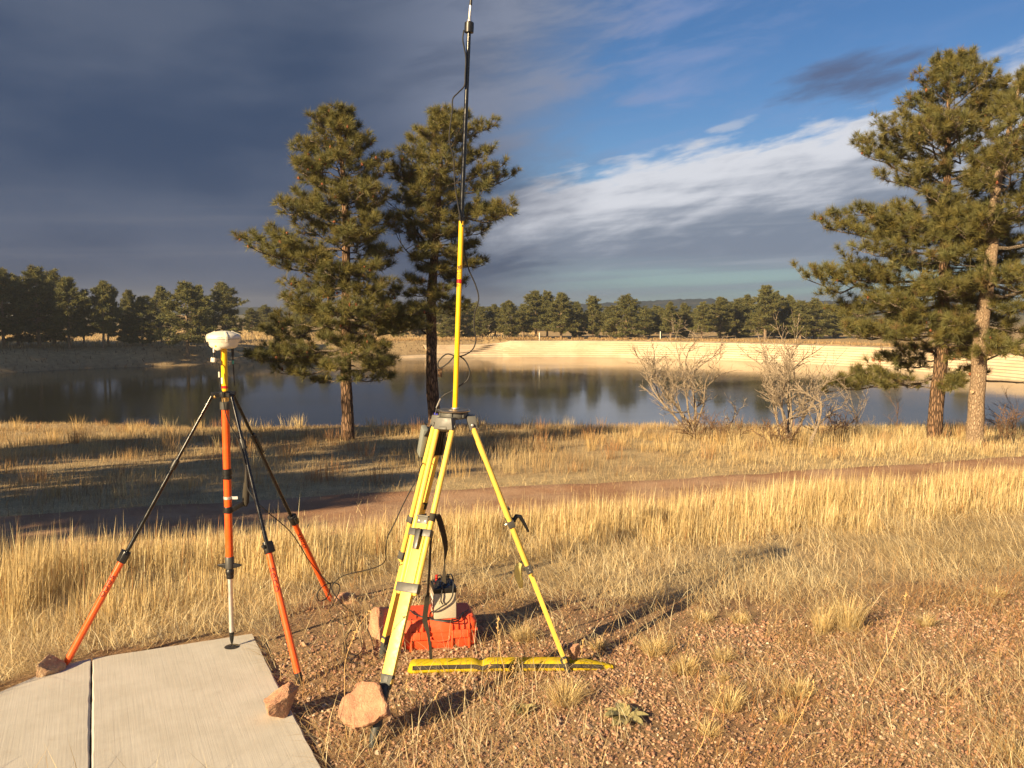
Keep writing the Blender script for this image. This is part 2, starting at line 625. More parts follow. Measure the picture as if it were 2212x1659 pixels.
M['brass'] = paint('brass', (0.75, 0.50, 0.20), 0.3, 0.2, metal=1.0)
M['white'] = paint('receiver_white', (0.70, 0.66, 0.55), 0.4, 0.2, (0.45, 0.4, 0.3))
M['ferrite'] = paint('off_white_plastic', (0.66, 0.62, 0.52), 0.5, 0.2)
M['red'] = paint('red_tape', (0.62, 0.02, 0.015), 0.35, 0.15)
M['darkred'] = paint('dark_red_print', (0.09, 0.008, 0.005), 0.6, 0.1)
M['ink'] = paint('black_print', (0.05, 0.025, 0.008), 0.6, 0.1)
M['blue'] = paint('blue_tape', (0.035, 0.03, 0.42), 0.5, 0.1)
M['teal'] = paint('teal_sleeve', (0.05, 0.35, 0.24), 0.5, 0.1)
M['battery'] = paint('grey_battery_case', (0.50, 0.44, 0.33), 0.5, 0.25, (0.34, 0.28, 0.18))
M['maroon'] = paint('maroon_label', (0.07, 0.018, 0.016), 0.4, 0.2)
M['whiteprint'] = paint('white_print', (0.75, 0.72, 0.66), 0.5, 0.1)
M['foil'] = paint('black_plastic_film', (0.016, 0.015, 0.014), 0.12, 0.2, (0.05, 0.04, 0.03), spec=0.9)
M['pad'] = paint('pale_yellow_pad', (0.66, 0.60, 0.24), 0.8, 0.3, (0.5, 0.42, 0.18), spec=0.1)
M['foot'] = paint('worn_foot_rubber', (0.045, 0.05, 0.048), 0.6, 0.6, (0.14, 0.12, 0.1))
M['postwhite'] = paint('white_post', (0.75, 0.70, 0.6), 0.6, 0.2)
M['birdbox'] = paint('brown_box_wood', (0.16, 0.09, 0.045), 0.8, 0.4)
M['disc'] = paint('dark_metal_disc', (0.06, 0.055, 0.05), 0.4, 0.5, (0.16, 0.13, 0.1), metal=0.6)
M['rock'] = stone_mat('pink_sandstone', (0.40, 0.20, 0.125), (0.50, 0.30, 0.18), (0.60, 0.42, 0.28))
M['rock_tan'] = stone_mat('tan_sandstone', (0.36, 0.21, 0.13), (0.50, 0.35, 0.21), (0.60, 0.47, 0.31))
M['bark_red'] = bark_mat('ponderosa_bark', (0.30, 0.185, 0.115), (0.07, 0.045, 0.03), 0.22, 22)
M['bark_tan'] = bark_mat('pale_pine_bark', (0.46, 0.34, 0.23), (0.29, 0.20, 0.13), 0.3, 34)
M['limb'] = bark_mat('grey_limb_bark', (0.33, 0.27, 0.20), (0.12, 0.09, 0.065), 0.6, 40)
M['darklimb'] = bark_mat('dark_limb_bark', (0.10, 0.075, 0.055), (0.03, 0.022, 0.016), 0.6, 40)
M['shrub'] = bark_mat('pale_oak_bark', (0.66, 0.54, 0.40), (0.40, 0.31, 0.22), 0.5, 60)
M['needle'] = leafy('pine_needles', 0.34, 0.5)
M['grass'] = leafy('dry_grass_blades', 0.38, 0.6)
M['cone'] = attr_mat('pine_cones', 0.8, 0.0, 80, 0.2)
M['gravel'] = attr_mat('gravel_stones', 0.75, 0.15, 120, 0.25)
M['leaf'] = leafy('felted_leaf', 0.2, 0.8)


def ground_mat():
    m, g, b = mat_base('soil_and_litter')
    at = g.node('ShaderNodeAttribute', attribute_name='col')
    tc = g.node('ShaderNodeTexCoord')
    n1 = g.noise(tc.outputs['Object'], 1.7, 8, 0.7)
    n2 = g.noise(tc.outputs['Object'], 38.0, 6, 0.75)
    n3 = g.noise(tc.outputs['Object'], 160.0, 3, 0.6)
    dk = g.node('ShaderNodeMix', data_type='RGBA', blend_type='MULTIPLY')
    dk.inputs[0].default_value = 1.0
    g.l.new(at.outputs['Color'], dk.inputs[6])
    f = g.m('MULTIPLY', g.ss(n1, 0.25, 0.75, 0.72, 1.2), g.ss(n2, 0.28, 0.72, 0.6, 1.3))
    g.l.new(f, dk.inputs[7])
    g.l.new(dk.outputs[2], b.inputs['Base Color'])
    b.inputs['Roughness'].default_value = 0.95
    b.inputs['Specular IOR Level'].default_value = 0.1
    bump(g, b, g.m('ADD', n2, g.m('MULTIPLY', n3, 0.5)), 0.7, 0.02)
    return m


def road_mat():
    m, g, b = mat_base('red_dirt_road')
    tc = g.node('ShaderNodeTexCoord')
    n1 = g.noise(tc.outputs['Object'], 1.1, 6, 0.65)
    n2 = g.noise(tc.outputs['Object'], 26.0, 6, 0.75)
    v = g.node('ShaderNodeTexVoronoi'); g.l.new(tc.outputs['Object'], v.inputs['Vector']); v.inputs['Scale'].default_value = 22
    colr = g.mix(g.ss(n1, 0.35, 0.65), (0.37, 0.205, 0.118), (0.48, 0.31, 0.195))
    colr = g.mix(g.m('MULTIPLY', g.ss(v.outputs['Distance'], 0.28, 0.1), g.ss(n2, 0.5, 0.62)), colr, (0.54, 0.38, 0.26))
    colr = g.mix(g.ss(n2, 0.5, 0.85, 0.0, 0.5), colr, (0.18, 0.09, 0.05))
    g.l.new(colr, b.inputs['Base Color'])
    b.inputs['Roughness'].default_value = 0.95
    b.inputs['Specular IOR Level'].default_value = 0.1
    bump(g, b, n2, 0.7, 0.03)
    return m


def concrete_mat():
    m, g, b = mat_base('broomed_concrete')
    tc = g.node('ShaderNodeTexCoord')
    rot = g.node('ShaderNodeMapping')
    rot.inputs['Rotation'].default_value = (0, 0, R(-25.5))
    g.l.new(tc.outputs['Object'], rot.inputs[0])
    v = g.vmul(rot.outputs[0], (95, 2.0, 1))
    v2 = g.vmul(rot.outputs[0], (36, 0.7, 1))
    s = g.noise(v, 1.0, 3, 0.6, 0.15)
    s2 = g.noise(v2, 1.0, 3, 0.6, 0.1)
    n1 = g.noise(tc.outputs['Object'], 3.0, 8, 0.7)
    n2 = g.noise(tc.outputs['Object'], 140.0, 3, 0.6)
    colr = g.mix(g.ss(n1, 0.3, 0.7), (0.49, 0.455, 0.39), (0.58, 0.545, 0.48))
    n4 = g.noise(tc.outputs['Object'], 9.0, 8, 0.75)
    colr = g.mix(g.m('MULTIPLY', g.ss(n4, 0.58, 0.72), 0.4), colr, (0.36, 0.30, 0.225))
    colr = g.mix(g.m('MULTIPLY', g.ss(s2, 0.66, 0.78), 0.12), colr, (0.36, 0.31, 0.25))
    colr = g.mix(g.m('MULTIPLY', g.ss(n2, 0.66, 0.76), 0.5), colr, (0.27, 0.22, 0.17))
    g.l.new(colr, b.inputs['Base Color'])
    b.inputs['Roughness'].default_value = 0.85
    b.inputs['Specular IOR Level'].default_value = 0.25
    bump(g, b, g.m('ADD', g.m('ADD', s, g.m('MULTIPLY', s2, 1.2)), g.m('MULTIPLY', n2, 0.5)), 0.22, 0.004)
    return m


def water_mat():
    m, g, b = mat_base('still_lake_water')
    tc = g.node('ShaderNodeTexCoord')
    v = g.vmul(tc.outputs['Object'], (0.35, 1.0, 1.0))
    n1 = g.noise(v, 0.8, 4, 0.6)
    n2 = g.noise(tc.outputs['Object'], 0.06, 3, 0.5)
    b.inputs['Base Color'].default_value = (0.016, 0.017, 0.014, 1)
    b.inputs['IOR'].default_value = 1.33
    b.inputs['Specular IOR Level'].default_value = 0.5
    g.l.new(g.ss(n2, 0.35, 0.65, 0.07, 0.13), b.inputs['Roughness'])
    bump(g, b, n1, 0.05, 0.05)
    return m


def dam_mat():
    m, g, b = mat_base('pale_soil_cement')
    tc = g.node('ShaderNodeTexCoord')
    n1 = g.noise(tc.outputs['Object'], 0.22, 6, 0.65)
    n2 = g.noise(tc.outputs['Object'], 2.6, 6, 0.7)
    colr = g.mix(g.ss(n1, 0.35, 0.65), (0.48, 0.37, 0.245), (0.58, 0.465, 0.33))
    n3 = g.noise(g.vmul(tc.outputs['Object'], (0.05, 0.05, 9.0)), 1.0, 5, 0.7)
    colr = g.mix(g.ss(n3, 0.45, 0.7, 0.0, 0.3), colr, (0.36, 0.26, 0.16))
    colr = g.mix(g.ss(n2, 0.5, 0.8, 0.0, 0.45), colr, (0.30, 0.21, 0.125))
    g.l.new(colr, b.inputs['Base Color'])
    b.inputs['Roughness'].default_value = 0.9
    bump(g, b, n2, 0.4, 0.08)
    return m


def hill_mat():
    m, g, b = mat_base('forested_hill')
    tc = g.node('ShaderNodeTexCoord')
    n1 = g.noise(tc.outputs['Object'], 0.028, 8, 0.7)
    n2 = g.noise(tc.outputs['Object'], 0.2, 4, 0.7)
    colr = g.mix(g.ss(n1, 0.55, 0.68), (0.030, 0.044, 0.052), (0.11, 0.105, 0.088))
    colr = g.mix(g.ss(n2, 0.5, 0.7, 0, 0.6), colr, (0.018, 0.030, 0.040))
    g.l.new(colr, b.inputs['Base Color'])
    b.inputs['Roughness'].default_value = 1.0
    b.inputs['Specular IOR Level'].default_value = 0.0
    return m


# ------------------------------------------------------------------ ground sheet
def interp_px(pts, x):
    return np.interp(x, [p[0] for p in pts], [p[1] for p in pts])


TALL_FRONT = [(-2500, 1460), (0, 1395), (200, 1372), (420, 1340), (600, 1315), (720, 1268), (900, 1232), (1100, 1212), (1400, 1196), (1700, 1168), (2212, 1108), (4500, 1000)]
MAT_FRONT = [(-2500, 1640), (0, 1500), (200, 1432), (560, 1384), (640, 1335), (760, 1300), (950, 1276), (1250, 1306), (1500, 1322), (1800, 1292), (2212, 1262), (4500, 1150)]
GRAVEL_FULL = [(-2500, 1500), (600, 1420), (1000, 1390), (1300, 1370), (1600, 1330), (2212, 1290), (4500, 1180)]


def make_ground():
    rad = [0.0]
    r = 0.9
    while r < 1150:
        rad.append(r)
        r *= 1.022 if r < 60 else (1.03 if r < 300 else 1.12)
    rad = np.array(rad[1:])
    ang = np.concatenate([np.linspace(-180, -44, 46)[:-1], np.linspace(-44, 44, 250)[:-1], np.linspace(44, 180, 46)[:-1]])
    A = np.radians(ang)
    RR, AA = np.meshgrid(rad, A, indexing='ij')
    X, Y = RR * np.sin(AA), RR * np.cos(AA)
    Z = ground_h(X.ravel(), Y.ravel()).reshape(X.shape)
    V = np.stack([X, Y, Z], -1).reshape(-1, 3)
    V = np.concatenate([V, [[0, 0, gh(0, 0)]]])
    nr, na = X.shape
    i = np.arange(nr - 1)[:, None]; j = np.arange(na)[None, :]
    a = i * na + j; b = i * na + (j + 1) % na
    c = (i + 1) * na + (j + 1) % na; d = (i + 1) * na + j
    T = np.concatenate([np.stack([a, b, c], -1).reshape(-1, 3), np.stack([a, c, d], -1).reshape(-1, 3)])
    cen = len(V) - 1
    jj = np.arange(na)
    T = np.concatenate([T, np.stack([np.full(na, cen), (jj + 1) % na, jj], -1)])
    T = T[:, ::-1]
    # colours of the soil itself
    x, y = V[:, 0], V[:, 1]
    gx, gy = proj(V)
    soil = np.array([0.36, 0.225, 0.13]); straw = np.array([0.54, 0.41, 0.225]); bank = np.array([0.30, 0.22, 0.12])
    col = np.tile(straw, (len(V), 1))
    grav = (gy > interp_px(MAT_FRONT, gx) - 25) & (y < 9) & (y > -40)
    n = fbm(x * 1.3, y * 1.3, 41)
    wgt = np.where(grav, np.clip(0.8 + (n - 0.5), 0, 1), np.clip((n - 0.5) * 1.6, 0, 0.5))[:, None]
    col = col * (1 - wgt) + soil * wgt
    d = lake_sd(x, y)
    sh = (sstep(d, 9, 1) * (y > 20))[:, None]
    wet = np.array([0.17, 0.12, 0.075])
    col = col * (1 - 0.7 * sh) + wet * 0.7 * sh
    mead = sstep(np.hypot(x, y), 60, 90)[:, None] * (1 - sh)
    col = col * (1 - mead) + np.array([0.46, 0.33, 0.17]) * mead
    far = sstep(np.hypot(x, y), 170, 420)[:, None]
    col = col * (1 - far) + np.array([0.20, 0.18, 0.11]) * far
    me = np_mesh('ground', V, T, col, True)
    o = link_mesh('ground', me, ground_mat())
    tag(o, 'sloping ground of red soil, straw litter and far meadow', 'ground', kind='structure')


make_ground()

# lake
bm = bmesh.new()
lv = [bm.verts.new((x, y, 0)) for x, y in ((-160, 20), (160, 20), (160, 170), (-160, 170))]
bm.faces.new(lv)
me = bpy.data.meshes.new('lake'); bm.to_mesh(me); bm.free()
lake = link_mesh('lake', me, water_mat(), origin=(0, 0, ZW))
tag(lake, 'dark still lake between the grassy bank and the dam', 'lake', kind='structure')


# road
def make_road():
    xs = np.linspace(-60, 70, 521)
    ws = np.linspace(-1.4, 1.4, 15)
    tx, ty = 1 / math.hypot(1, 0.43), 0.43 / math.hypot(1, 0.43)
    V = []
    for x in xs:
        wob = 0.25 * (float(vn(x * 0.25, 0.0, 77)) - 0.5)
        cx, cy = x, 11.75 + 0.43 * x + wob
        for w in ws:
            e = w * (1 + 0.10 * (float(vn(x * 1.3, w, 78)) - 0.5))
            V.append((cx - ty * e, cy + tx * e, 0))
    V = np.array(V)
    V[:, 2] = ground_h(V[:, 0], V[:, 1])
    nw = len(ws)
    wv = np.tile(ws, len(xs))
    rut = np.exp(-((np.abs(wv) - 0.75) / 0.28) ** 2)
    V[:, 2] += np.where(np.abs(wv) > 1.35, -0.06, 0.045 - 0.035 * rut + 0.02 * (vn(V[:, 0] * 3, V[:, 1] * 3, 80) - 0.5))
    i = np.arange(len(xs) - 1)[:, None]; j = np.arange(nw - 1)[None, :]
    a = (i * nw + j).ravel()
    Q = np.stack([a, a + nw, a + nw + 1, a + 1], -1)
    o = link_mesh('road', np_mesh('road', V, Q, None, True), road_mat())
    tag(o, 'red dirt track crossing the grass', 'road', kind='structure')


make_road()


# dam: stepped soil cement along the far right shore
def offset_line(pts, d):
    out = []
    for i, p in enumerate(pts):
        a = pts[max(i - 1, 0)]; b = pts[min(i + 1, len(pts) - 1)]
        t = (b - a).normalized()
        n = Vector((-t.y, t.x))
        out.append(p + n * d)
    return out


def smooth_line(pts, n=6):
    return [v.xy for v in crom([(p.x, p.y, 0) for p in pts], n)]


def make_dam():
    root = empty('dam', (0, 0, 0), 'pale stepped soil cement dam on the far shore', 'dam')
    line = smooth_line([gz(x, y, ZW).xy for x, y in far_px[8:]], 5)
    o_m = dam_mat()
    NS = 8
    rise, tread = 0.262, 0.78
    rr = random.Random(4)
    for k in range(NS):
        z0, z1 = ZW - 0.5 if k == 0 else ZW + (k - 0) * rise - 0.3, ZW + (k + 1) * rise - 0.05
        d0 = k * tread - 0.35
        d1 = NS * tread + 1.2
        skip = 0 if k < 2 else 4
        ln = line[skip:]
        ob, ib = offset_line(ln, d0), offset_line(ln, d0 + tread + 0.3 if k < NS - 1 else d1)
        V, Fc = [], []
        for i in range(len(ln)):
            j = (rr.random() - 0.5) * 0.12
            jz = (rr.random() - 0.5) * 0.03
            if k >= 2: jz -= max(0.0, 1 - i / 9.0) * rise * (k + 0.3)
            else: jz -= max(0.0, 1 - i / 6.0) * 0.2
            q = ob[i] + (ib[i] - ob[i]).normalized() * j
            V += [(q.x, q.y, z0), (q.x, q.y, z1 + jz), (ib[i].x, ib[i].y, z1 + jz + 0.02), (ib[i].x, ib[i].y, z0)]
        for i in range(len(ln) - 1):
            for c in range(4):
                c2 = (c + 1) % 4
                Fc.append((i * 4 + c, i * 4 + c2, i * 4 + 4 + c2, i * 4 + 4 + c))
        Fc += [(3, 2, 1, 0), tuple(len(ln) * 4 - 4 + c for c in range(4))]
        mb = MB(); mb.add(V, Fc)
        mb.build('step', o_m, root, smooth=False)
    return line


DAM_LINE = make_dam()


# far ridge
def make_hills():
    prof = [(-1300, 660), (-200, 662), (200, 663), (450, 664), (520, 664), (700, 664), (900, 664), (1010, 663), (1100, 662), (1200, 659), (1290, 655), (1380, 650), (1450, 647.5),
            (1540, 645), (1560, 650), (1620, 655), (1700, 656), (1760, 650), (1860, 649), (2000, 652), (2212, 650), (2600, 652), (3200, 660)]
    Yd = 820.0
    xs = np.linspace(-1300, 3600, 1200)
    ys = np.interp(xs, [p[0] for p in prof], [p[1] for p in prof])
    ys = ys + 2.2 * (vn(xs * 0.35, xs * 0, 5) - 0.5) + 2.0 * (vn(xs * 0.09, xs * 0, 6) - 0.5)
    rows = [(1.0, 0.0), (0.95, 0.45), (0.90, 0.8), (0.86, 1.15)]
    V = []
    for fy, drop in rows:
        for x, y in zip(xs, ys):
            p = px(x, y, Yd)
            zt = p.z - (-2.6)
            V.append((p.x * fy, Yd * fy, p.z - zt * drop))
    for x, y in zip(xs, ys):
        p = px(x, y, Yd); V.append((p.x * 1.1, Yd * 1.1, -6))
    V = np.array(V); n = len(xs)
    order = [4, 0, 1, 2, 3]
    Q = []
    for a, b in zip(order[:-1], order[1:]):
        i = np.arange(n - 1)
        Q.append(np.stack([a * n + i, a * n + i + 1, b * n + i + 1, b * n + i], -1))
    o = link_mesh('hills', np_mesh('hills', V, np.concatenate(Q), None, True), hill_mat())
    tag(o, 'low dark forested ridge on the horizon', 'hills', kind='structure')


make_hills()


def make_haze():
    """thin haze volume added to imitate the glare veil over the distance"""
    m = bpy.data.materials.new('thin_haze'); m.use_nodes = True
    g = NG(m.node_tree); g.n.clear()
    out = g.node('ShaderNodeOutputMaterial')
    v = g.node('ShaderNodeVolumePrincipled')
    v.inputs['Color'].default_value = (0.88, 0.91, 0.93, 1)
    v.inputs['Density'].default_value = HAZE
    v.inputs['Anisotropy'].default_value = 0.45
    g.l.new(v.outputs[0], out.inputs['Volume'])
    mb = MB(); mb.box((0, 0, 4.5), (1200, 0, 0), (0, 1200, 0), (0, 0, 13.0))
    o = mb.build('haze', m, None, smooth=False)
    tag(o, 'thin haze added over the lake in place of lens glare', 'haze', kind='stuff')


HAZE = 0.0006  # density of the added haze, lifts far tones like lens glare
make_haze()
# ------------------------------------------------------------------ concrete pavement
def make_pad():
    root = empty('pavement', (-2, 5, 0), 'pale broomed concrete slabs in the near corner', None)
    tag(root, kind='structure')
    cm = concrete_mat()
    A = gz(198, 1421, 0); B = gz(545, 1367.5, 0); C = gz(726, 1720, 0); D = gz(194, 1720, 0)
    E = gz(130, 1437, 0); G = gz(0, 1493, 0); H = gz(-260, 1600, 0); I = gz(-300, 1720, 0)
    jn = (D - A).normalized().cross(Vector((0, 0, 1))) * 0.0042
    for poly in ([A - jn, D - jn, C, B], [A + jn, E, G, H, I, D + jn]):
        pts = []
        n = len(poly)
        for i in range(n):
            a, b = poly[i], poly[(i + 1) % n]
            m = max(int((b - a).length / 0.05), 1)
            nn = (b - a).normalized().cross(Vector((0, 0, 1)))
            for k in range(m):
                p = a.lerp(b, k / m)
                pts.append(p + nn * (mnoise.noise(p * 9.0) * 0.004 + mnoise.noise(p * 31.0) * 0.002))
        m = len(pts)
        c = sum(pts, Vector()) / m
        ins = [p + (c - p).normalized() * 0.012 for p in pts]
        V = [p + Vector((0, 0, 0)) for p in ins] + [p - Vector((0, 0, 0.009)) for p in pts] + [p - Vector((0, 0, 0.12)) for p in pts]
        Fc = [tuple(range(m))]
        for r in (0, 1):
            for i in range(m):
                j = (i + 1) % m
                Fc.append((r * m + i, (r + 1) * m + i, (r + 1) * m + j, r * m + j))
        MB().add(V, Fc).build('slab', cm, root, smooth=False)


make_pad()

# ------------------------------------------------------------------ lettering wrapped on round tubes
def text_mesh(body, size):
    cu = bpy.data.curves.new('txt', 'FONT')
    cu.body = body; cu.size = size; cu.resolution_u = 3
    o = bpy.data.objects.new('txt', cu); COL.objects.link(o)
    dg = bpy.context.evaluated_depsgraph_get()
    me = bpy.data.meshes.new_from_object(o.evaluated_get(dg))
    bpy.data.objects.remove(o); bpy.data.curves.remove(cu)
    bm = bmesh.new(); bm.from_mesh(me)
    bmesh.ops.triangulate(bm, faces=bm.faces)
    bmesh.ops.subdivide_edges(bm, edges=bm.edges, cuts=2, use_grid_fill=True)
    bm.to_mesh(me); bm.free()
    return me


def wrap_text(name, body, size, P0, a, r, toward, mat, parent, stretch=1.0):
    """text running along axis a from P0, letters standing sideways around a tube of radius r"""
    me = text_mesh(body, size)
    a = a.normalized()
    n = (toward - a * toward.dot(a)).normalized()
    t = n.cross(a)
    if t.x < 0: t = -t
    o0 = ORG[parent.name]
    for v in me.vertices:
        u, w = v.co.x * stretch, v.co.y - size * 0.36
        th = w / r
        v.co = P0 + a * u + (n * math.cos(th) + t * math.sin(th)) * (r + 0.0009) - o0
    return link_mesh(name, me, mat, parent)


def toward_cam(p):
    return Vector((0, 0, CAM_Z)) - p


def s_of_y(A, B, y):
    """point on segment A-B (extended) that shows at picture height y"""
    lo, hi = -0.2, 1.2
    for _ in range(50):
        mid = (lo + hi) / 2
        _, py = proj(np.array([list(A.lerp(B, mid))]))
        if py[0] < y: lo = mid
        else: hi = mid
    return (lo + hi) / 2


# ------------------------------------------------------------------ orange and black tripod with its centre pole
tip = gz(501, 1396, 0.004)
PX, PY = tip.x, tip.y


def zp(y):                                    # height on the pole seen at picture row y
    return px(500, y, PY).z


def make_seco():
    root = empty('survey_tripod', (PX, PY, 0), 'orange and black survey tripod with upright centre pole on the slab', 'tripod')
    up = Vector((0, 0, 1)); P = lambda y: Vector((PX, PY, zp(y)))
    # centre pole
    mb = MB(); mb.lathe(Vector((PX, PY, 0.004)), up, [(0.0015, 0), (0.006, 0.018), (0.013, 0.05), (0.016, 0.085), (0.0165, zp(1366))], 20)
    mb.build('pole_point', M['black'], root)
    MB().tube(P(1366), P(1243), 0.0152, n=20).build('lower_rod', M['steel'], root)
    MB().lathe(P(1250), up, [(0.0165, 0), (0.023, 0.003), (0.024, 0.02), (0.021, 0.024), (0.026, 0.03), (0.027, 0.055), (0.022, 0.062), (0.022, 0.07)], 20).build('lock_knob', M['black'], root)
    mb = MB(); mb.lathe(P(1228), up, [(0.024, 0), (0.029, 0.004), (0.029, 0.075), (0.026, 0.08)], 20)
    mb.build('pole_collar', M['band'], root)
    c = P(1222)
    for s in (-1, 1):
        mb = MB(); mb.taper(c + Vector((s * 0.024, 0, 0)), c + Vector((s * 0.078, 0.0, 0.004)), Vector((0, 0.013, 0)), Vector((0, 0, 0.016)), Vector((0, 0.006, 0)), Vector((0, 0, 0.005)))
        mb.build('clamp_wing', M['black'], root, bevel=0.003)
    MB().tube(P(1204), P(884), 0.0245, n=28).build('outer_tube', M['orange'], root)
    MB().lathe(P(1035), up, [(0.0265, 0), (0.030, 0.003), (0.030, 0.02), (0.0262, 0.021), (0.0262, 0.03), (0.031, 0.031), (0.031, 0.066), (0.0265, 0.068)], 24).build('tube_clamp', M['black'], root)
    MB().lathe(P(885), up, [(0.026, 0), (0.034, 0.003), (0.034, 0.05), (0.028, 0.053)], 24).build('tube_clamp', M['band'], root)
    MB().tube(P(868), P(857), 0.0225, n=24).build('brass_ring', M['brass'], root)
    MB().tube(P(857), P(752), 0.0198, n=26).build('upper_tube', M['yellow'], root)
    MB().tube(P(839), P(833), 0.0203, n=26).build('red_band', M['red'], root)
    mb = MB(); mb.box(P(822) + Vector((-0.012, -0.0178, 0)), (0.005, 0, 0), (0, 0.001, 0), (0, 0, 0.02)); mb.build('sticker', M['whiteprint'], root)
    # metal bracket and strap arm with the padded hand grip behind
    mb = MB(); mb.lathe(P(1078), up, [(0.026, 0), (0.028, 0.001), (0.028, 0.017), (0.026, 0.018)], 24)
    mb.box(P(1075) + Vector((0.045, -0.004, 0)), (0.02, 0, 0), (0, 0.003, 0), (0, 0, 0.009))
    mb.build('bracket', M['steel'], root)
    mb = MB(); mb.lathe(P(1108), up, [(0.026, 0), (0.029, 0.002), (0.029, 0.04), (0.026, 0.042)], 24)
    mb.taper(P(1101) + Vector((0.022, 0, 0)), P(1090) + Vector((0.09, 0.03, 0)), Vector((0, 0.012, 0)), Vector((0, 0, 0.02)), Vector((0, 0.01, 0)), Vector((0, 0, 0.017)))
    mb.build('grip_arm', M['black'], root, bevel=0.003)
    g0 = P(1097) + Vector((0.098, 0.045, 0)); g1 = P(1045) + Vector((0.108, 0.05, 0)); g2 = P(965) + Vector((0.118, 0.055, 0))
    MB().ring_tube([g0, g0.lerp(g1, 0.15), g0.lerp(g1, 0.6), g1], [0.010, 0.021, 0.022, 0.018], 14).build('hand_grip', M['webbing'], root)
    MB().ring_tube([g1, g1.lerp(g2, 0.5)], [0.014, 0.010], 12).build('grip_stem', M['webbing'], root)
    # hub
    hubz = zp(852)
    hub = MB(); hub.lathe(P(858), up, [(0.024, 0), (0.042, 0.004), (0.043, 0.034), (0.024, 0.04)], 24)
    feet = {'a': gz(140, 1438, 0.0), 'b': gz(649, 1478, -0.03), 'c': gnd(716, 1298)}
    tops = {}
    for k, f in feet.items():
        o = Vector((f.x - PX, f.y - PY, 0)).normalized()
        tops[k] = Vector((PX, PY, hubz)) + o * 0.075
        side = up.cross(o)
        for s in (-1, 1):
            hub.box(Vector((PX, PY, hubz)) + o * 0.058 + side * (0.016 * s), o * 0.026, side * 0.005, up * 0.014)
    hub.build('hub', M['black'], root, bevel=0.0015)
    MB().lathe(Vector((PX - 0.052, PY - 0.03, hubz - 0.012)), (-0.5, -0.85, 0), [(0.002, 0), (0.009, 0.002), (0.009, 0.012), (0.002, 0.014)], 14).build('brass_knob', M['brass'], root)
    rows = {'a': (1004, 1200, 1438), 'b': (960, 1180, 1478), 'c': (946, 1121, 1298)}
    for k, f in feet.items():
        T = tops[k]
        ax = (f - T).normalized()
        sm, sc = s_of_y(T, f, rows[k][0]), s_of_y(T, f, rows[k][1])
        pm, pc = T.lerp(f, sm), T.lerp(f, sc)
        o = Vector((f.x - PX, f.y - PY, 0)).normalized(); side = up.cross(o); nrm = side.cross(ax)
        if nrm.z < 0: nrm = -nrm
        leg = empty('leg', (0, 0, 0)); leg.parent = root; leg.location = T - ORG[root.name]; ORG[leg.name] = T.copy()
        mb = MB(); mb.tube(T, pm, 0.0105, n=14); mb.tube(T - side * 0.02, T + side * 0.02, 0.012, n=12)
        mb.build('upper_section', M['black_tube'], leg)
        MB().tube(pm - ax * 0.015, pc, 0.0125, n=14).build('middle_section', M['black_tube'], leg)
        cl = MB(); cl.tube(pm - ax * 0.035, pm + ax * 0.03, 0.0185, n=16)
        cl.box(pm + nrm * 0.018 + ax * 0.005, ax * 0.028, side * 0.008, nrm * 0.007)
        cl.box(pm - side * 0.02 + ax * 0.06, ax * 0.07, side * 0.004, nrm * 0.009)
        cl.build('clamp', M['black'], leg, bevel=0.002)
        ct = MB(); ct.tube(pc - ax * 0.028, pc + ax * 0.045, 0.027, n=18); ct.box(pc + nrm * 0.016 + ax * 0.008, ax * 0.034, side * 0.022, nrm * 0.018)
        kn = pc + side * (-0.03 if k != 'c' else 0.03) - ax * 0.005 + nrm * 0.012
        for q in range(3):
            ct.tube(kn + Vector((0, 0, -0.012 + q * 0.006)), kn + Vector((0, 0, -0.007 + q * 0.006)), 0.018 - 0.003 * abs(q - 1), n=8)
        ct.box(pc + side * (0.03 if k != 'c' else -0.03) + ax * 0.012, ax * 0.03, side * 0.008, nrm * 0.014)
        ct.build('height_clamp', M['black'], leg, bevel=0.003)
        lo = MB(); lo.tube(pc + ax * 0.04, f - ax * 0.06, 0.0198, 0.0205, n=22); lo.build('lower_section', M['orange'], leg)
        ft = MB(); ft.ring_tube([f - ax * 0.068, f - ax * 0.035, f + ax * 0.02], [0.0225, 0.021, 0.004], 14); ft.build('foot', M['black'] if k == 'b' else M['orange'], leg)
        tow = toward_cam(pc)
        wrap_text('lettering', 'seco', 0.058, pc + ax * 0.13, ax, 0.0201, tow if k != 'a' else tow + side * -0.0, M['darkred'], leg, 1.45)
    return root, feet


SECO, SECO_FEET = make_seco()

# round survey disc under the pole point
dm = MB(); dm.lathe((tip.x, tip.y, 0.0005), (0, 0, 1), [(0.047, 0), (0.048, 0.001), (0.046, 0.0025), (0.012, 0.003), (0.011, 0.0015), (0.002, 0.0015)], 40)
tag(dm.build('survey_disc', M['disc'], None, origin=(tip.x, tip.y, 0)), 'dark round survey marker disc set in the concrete under the pole point', 'survey marker')


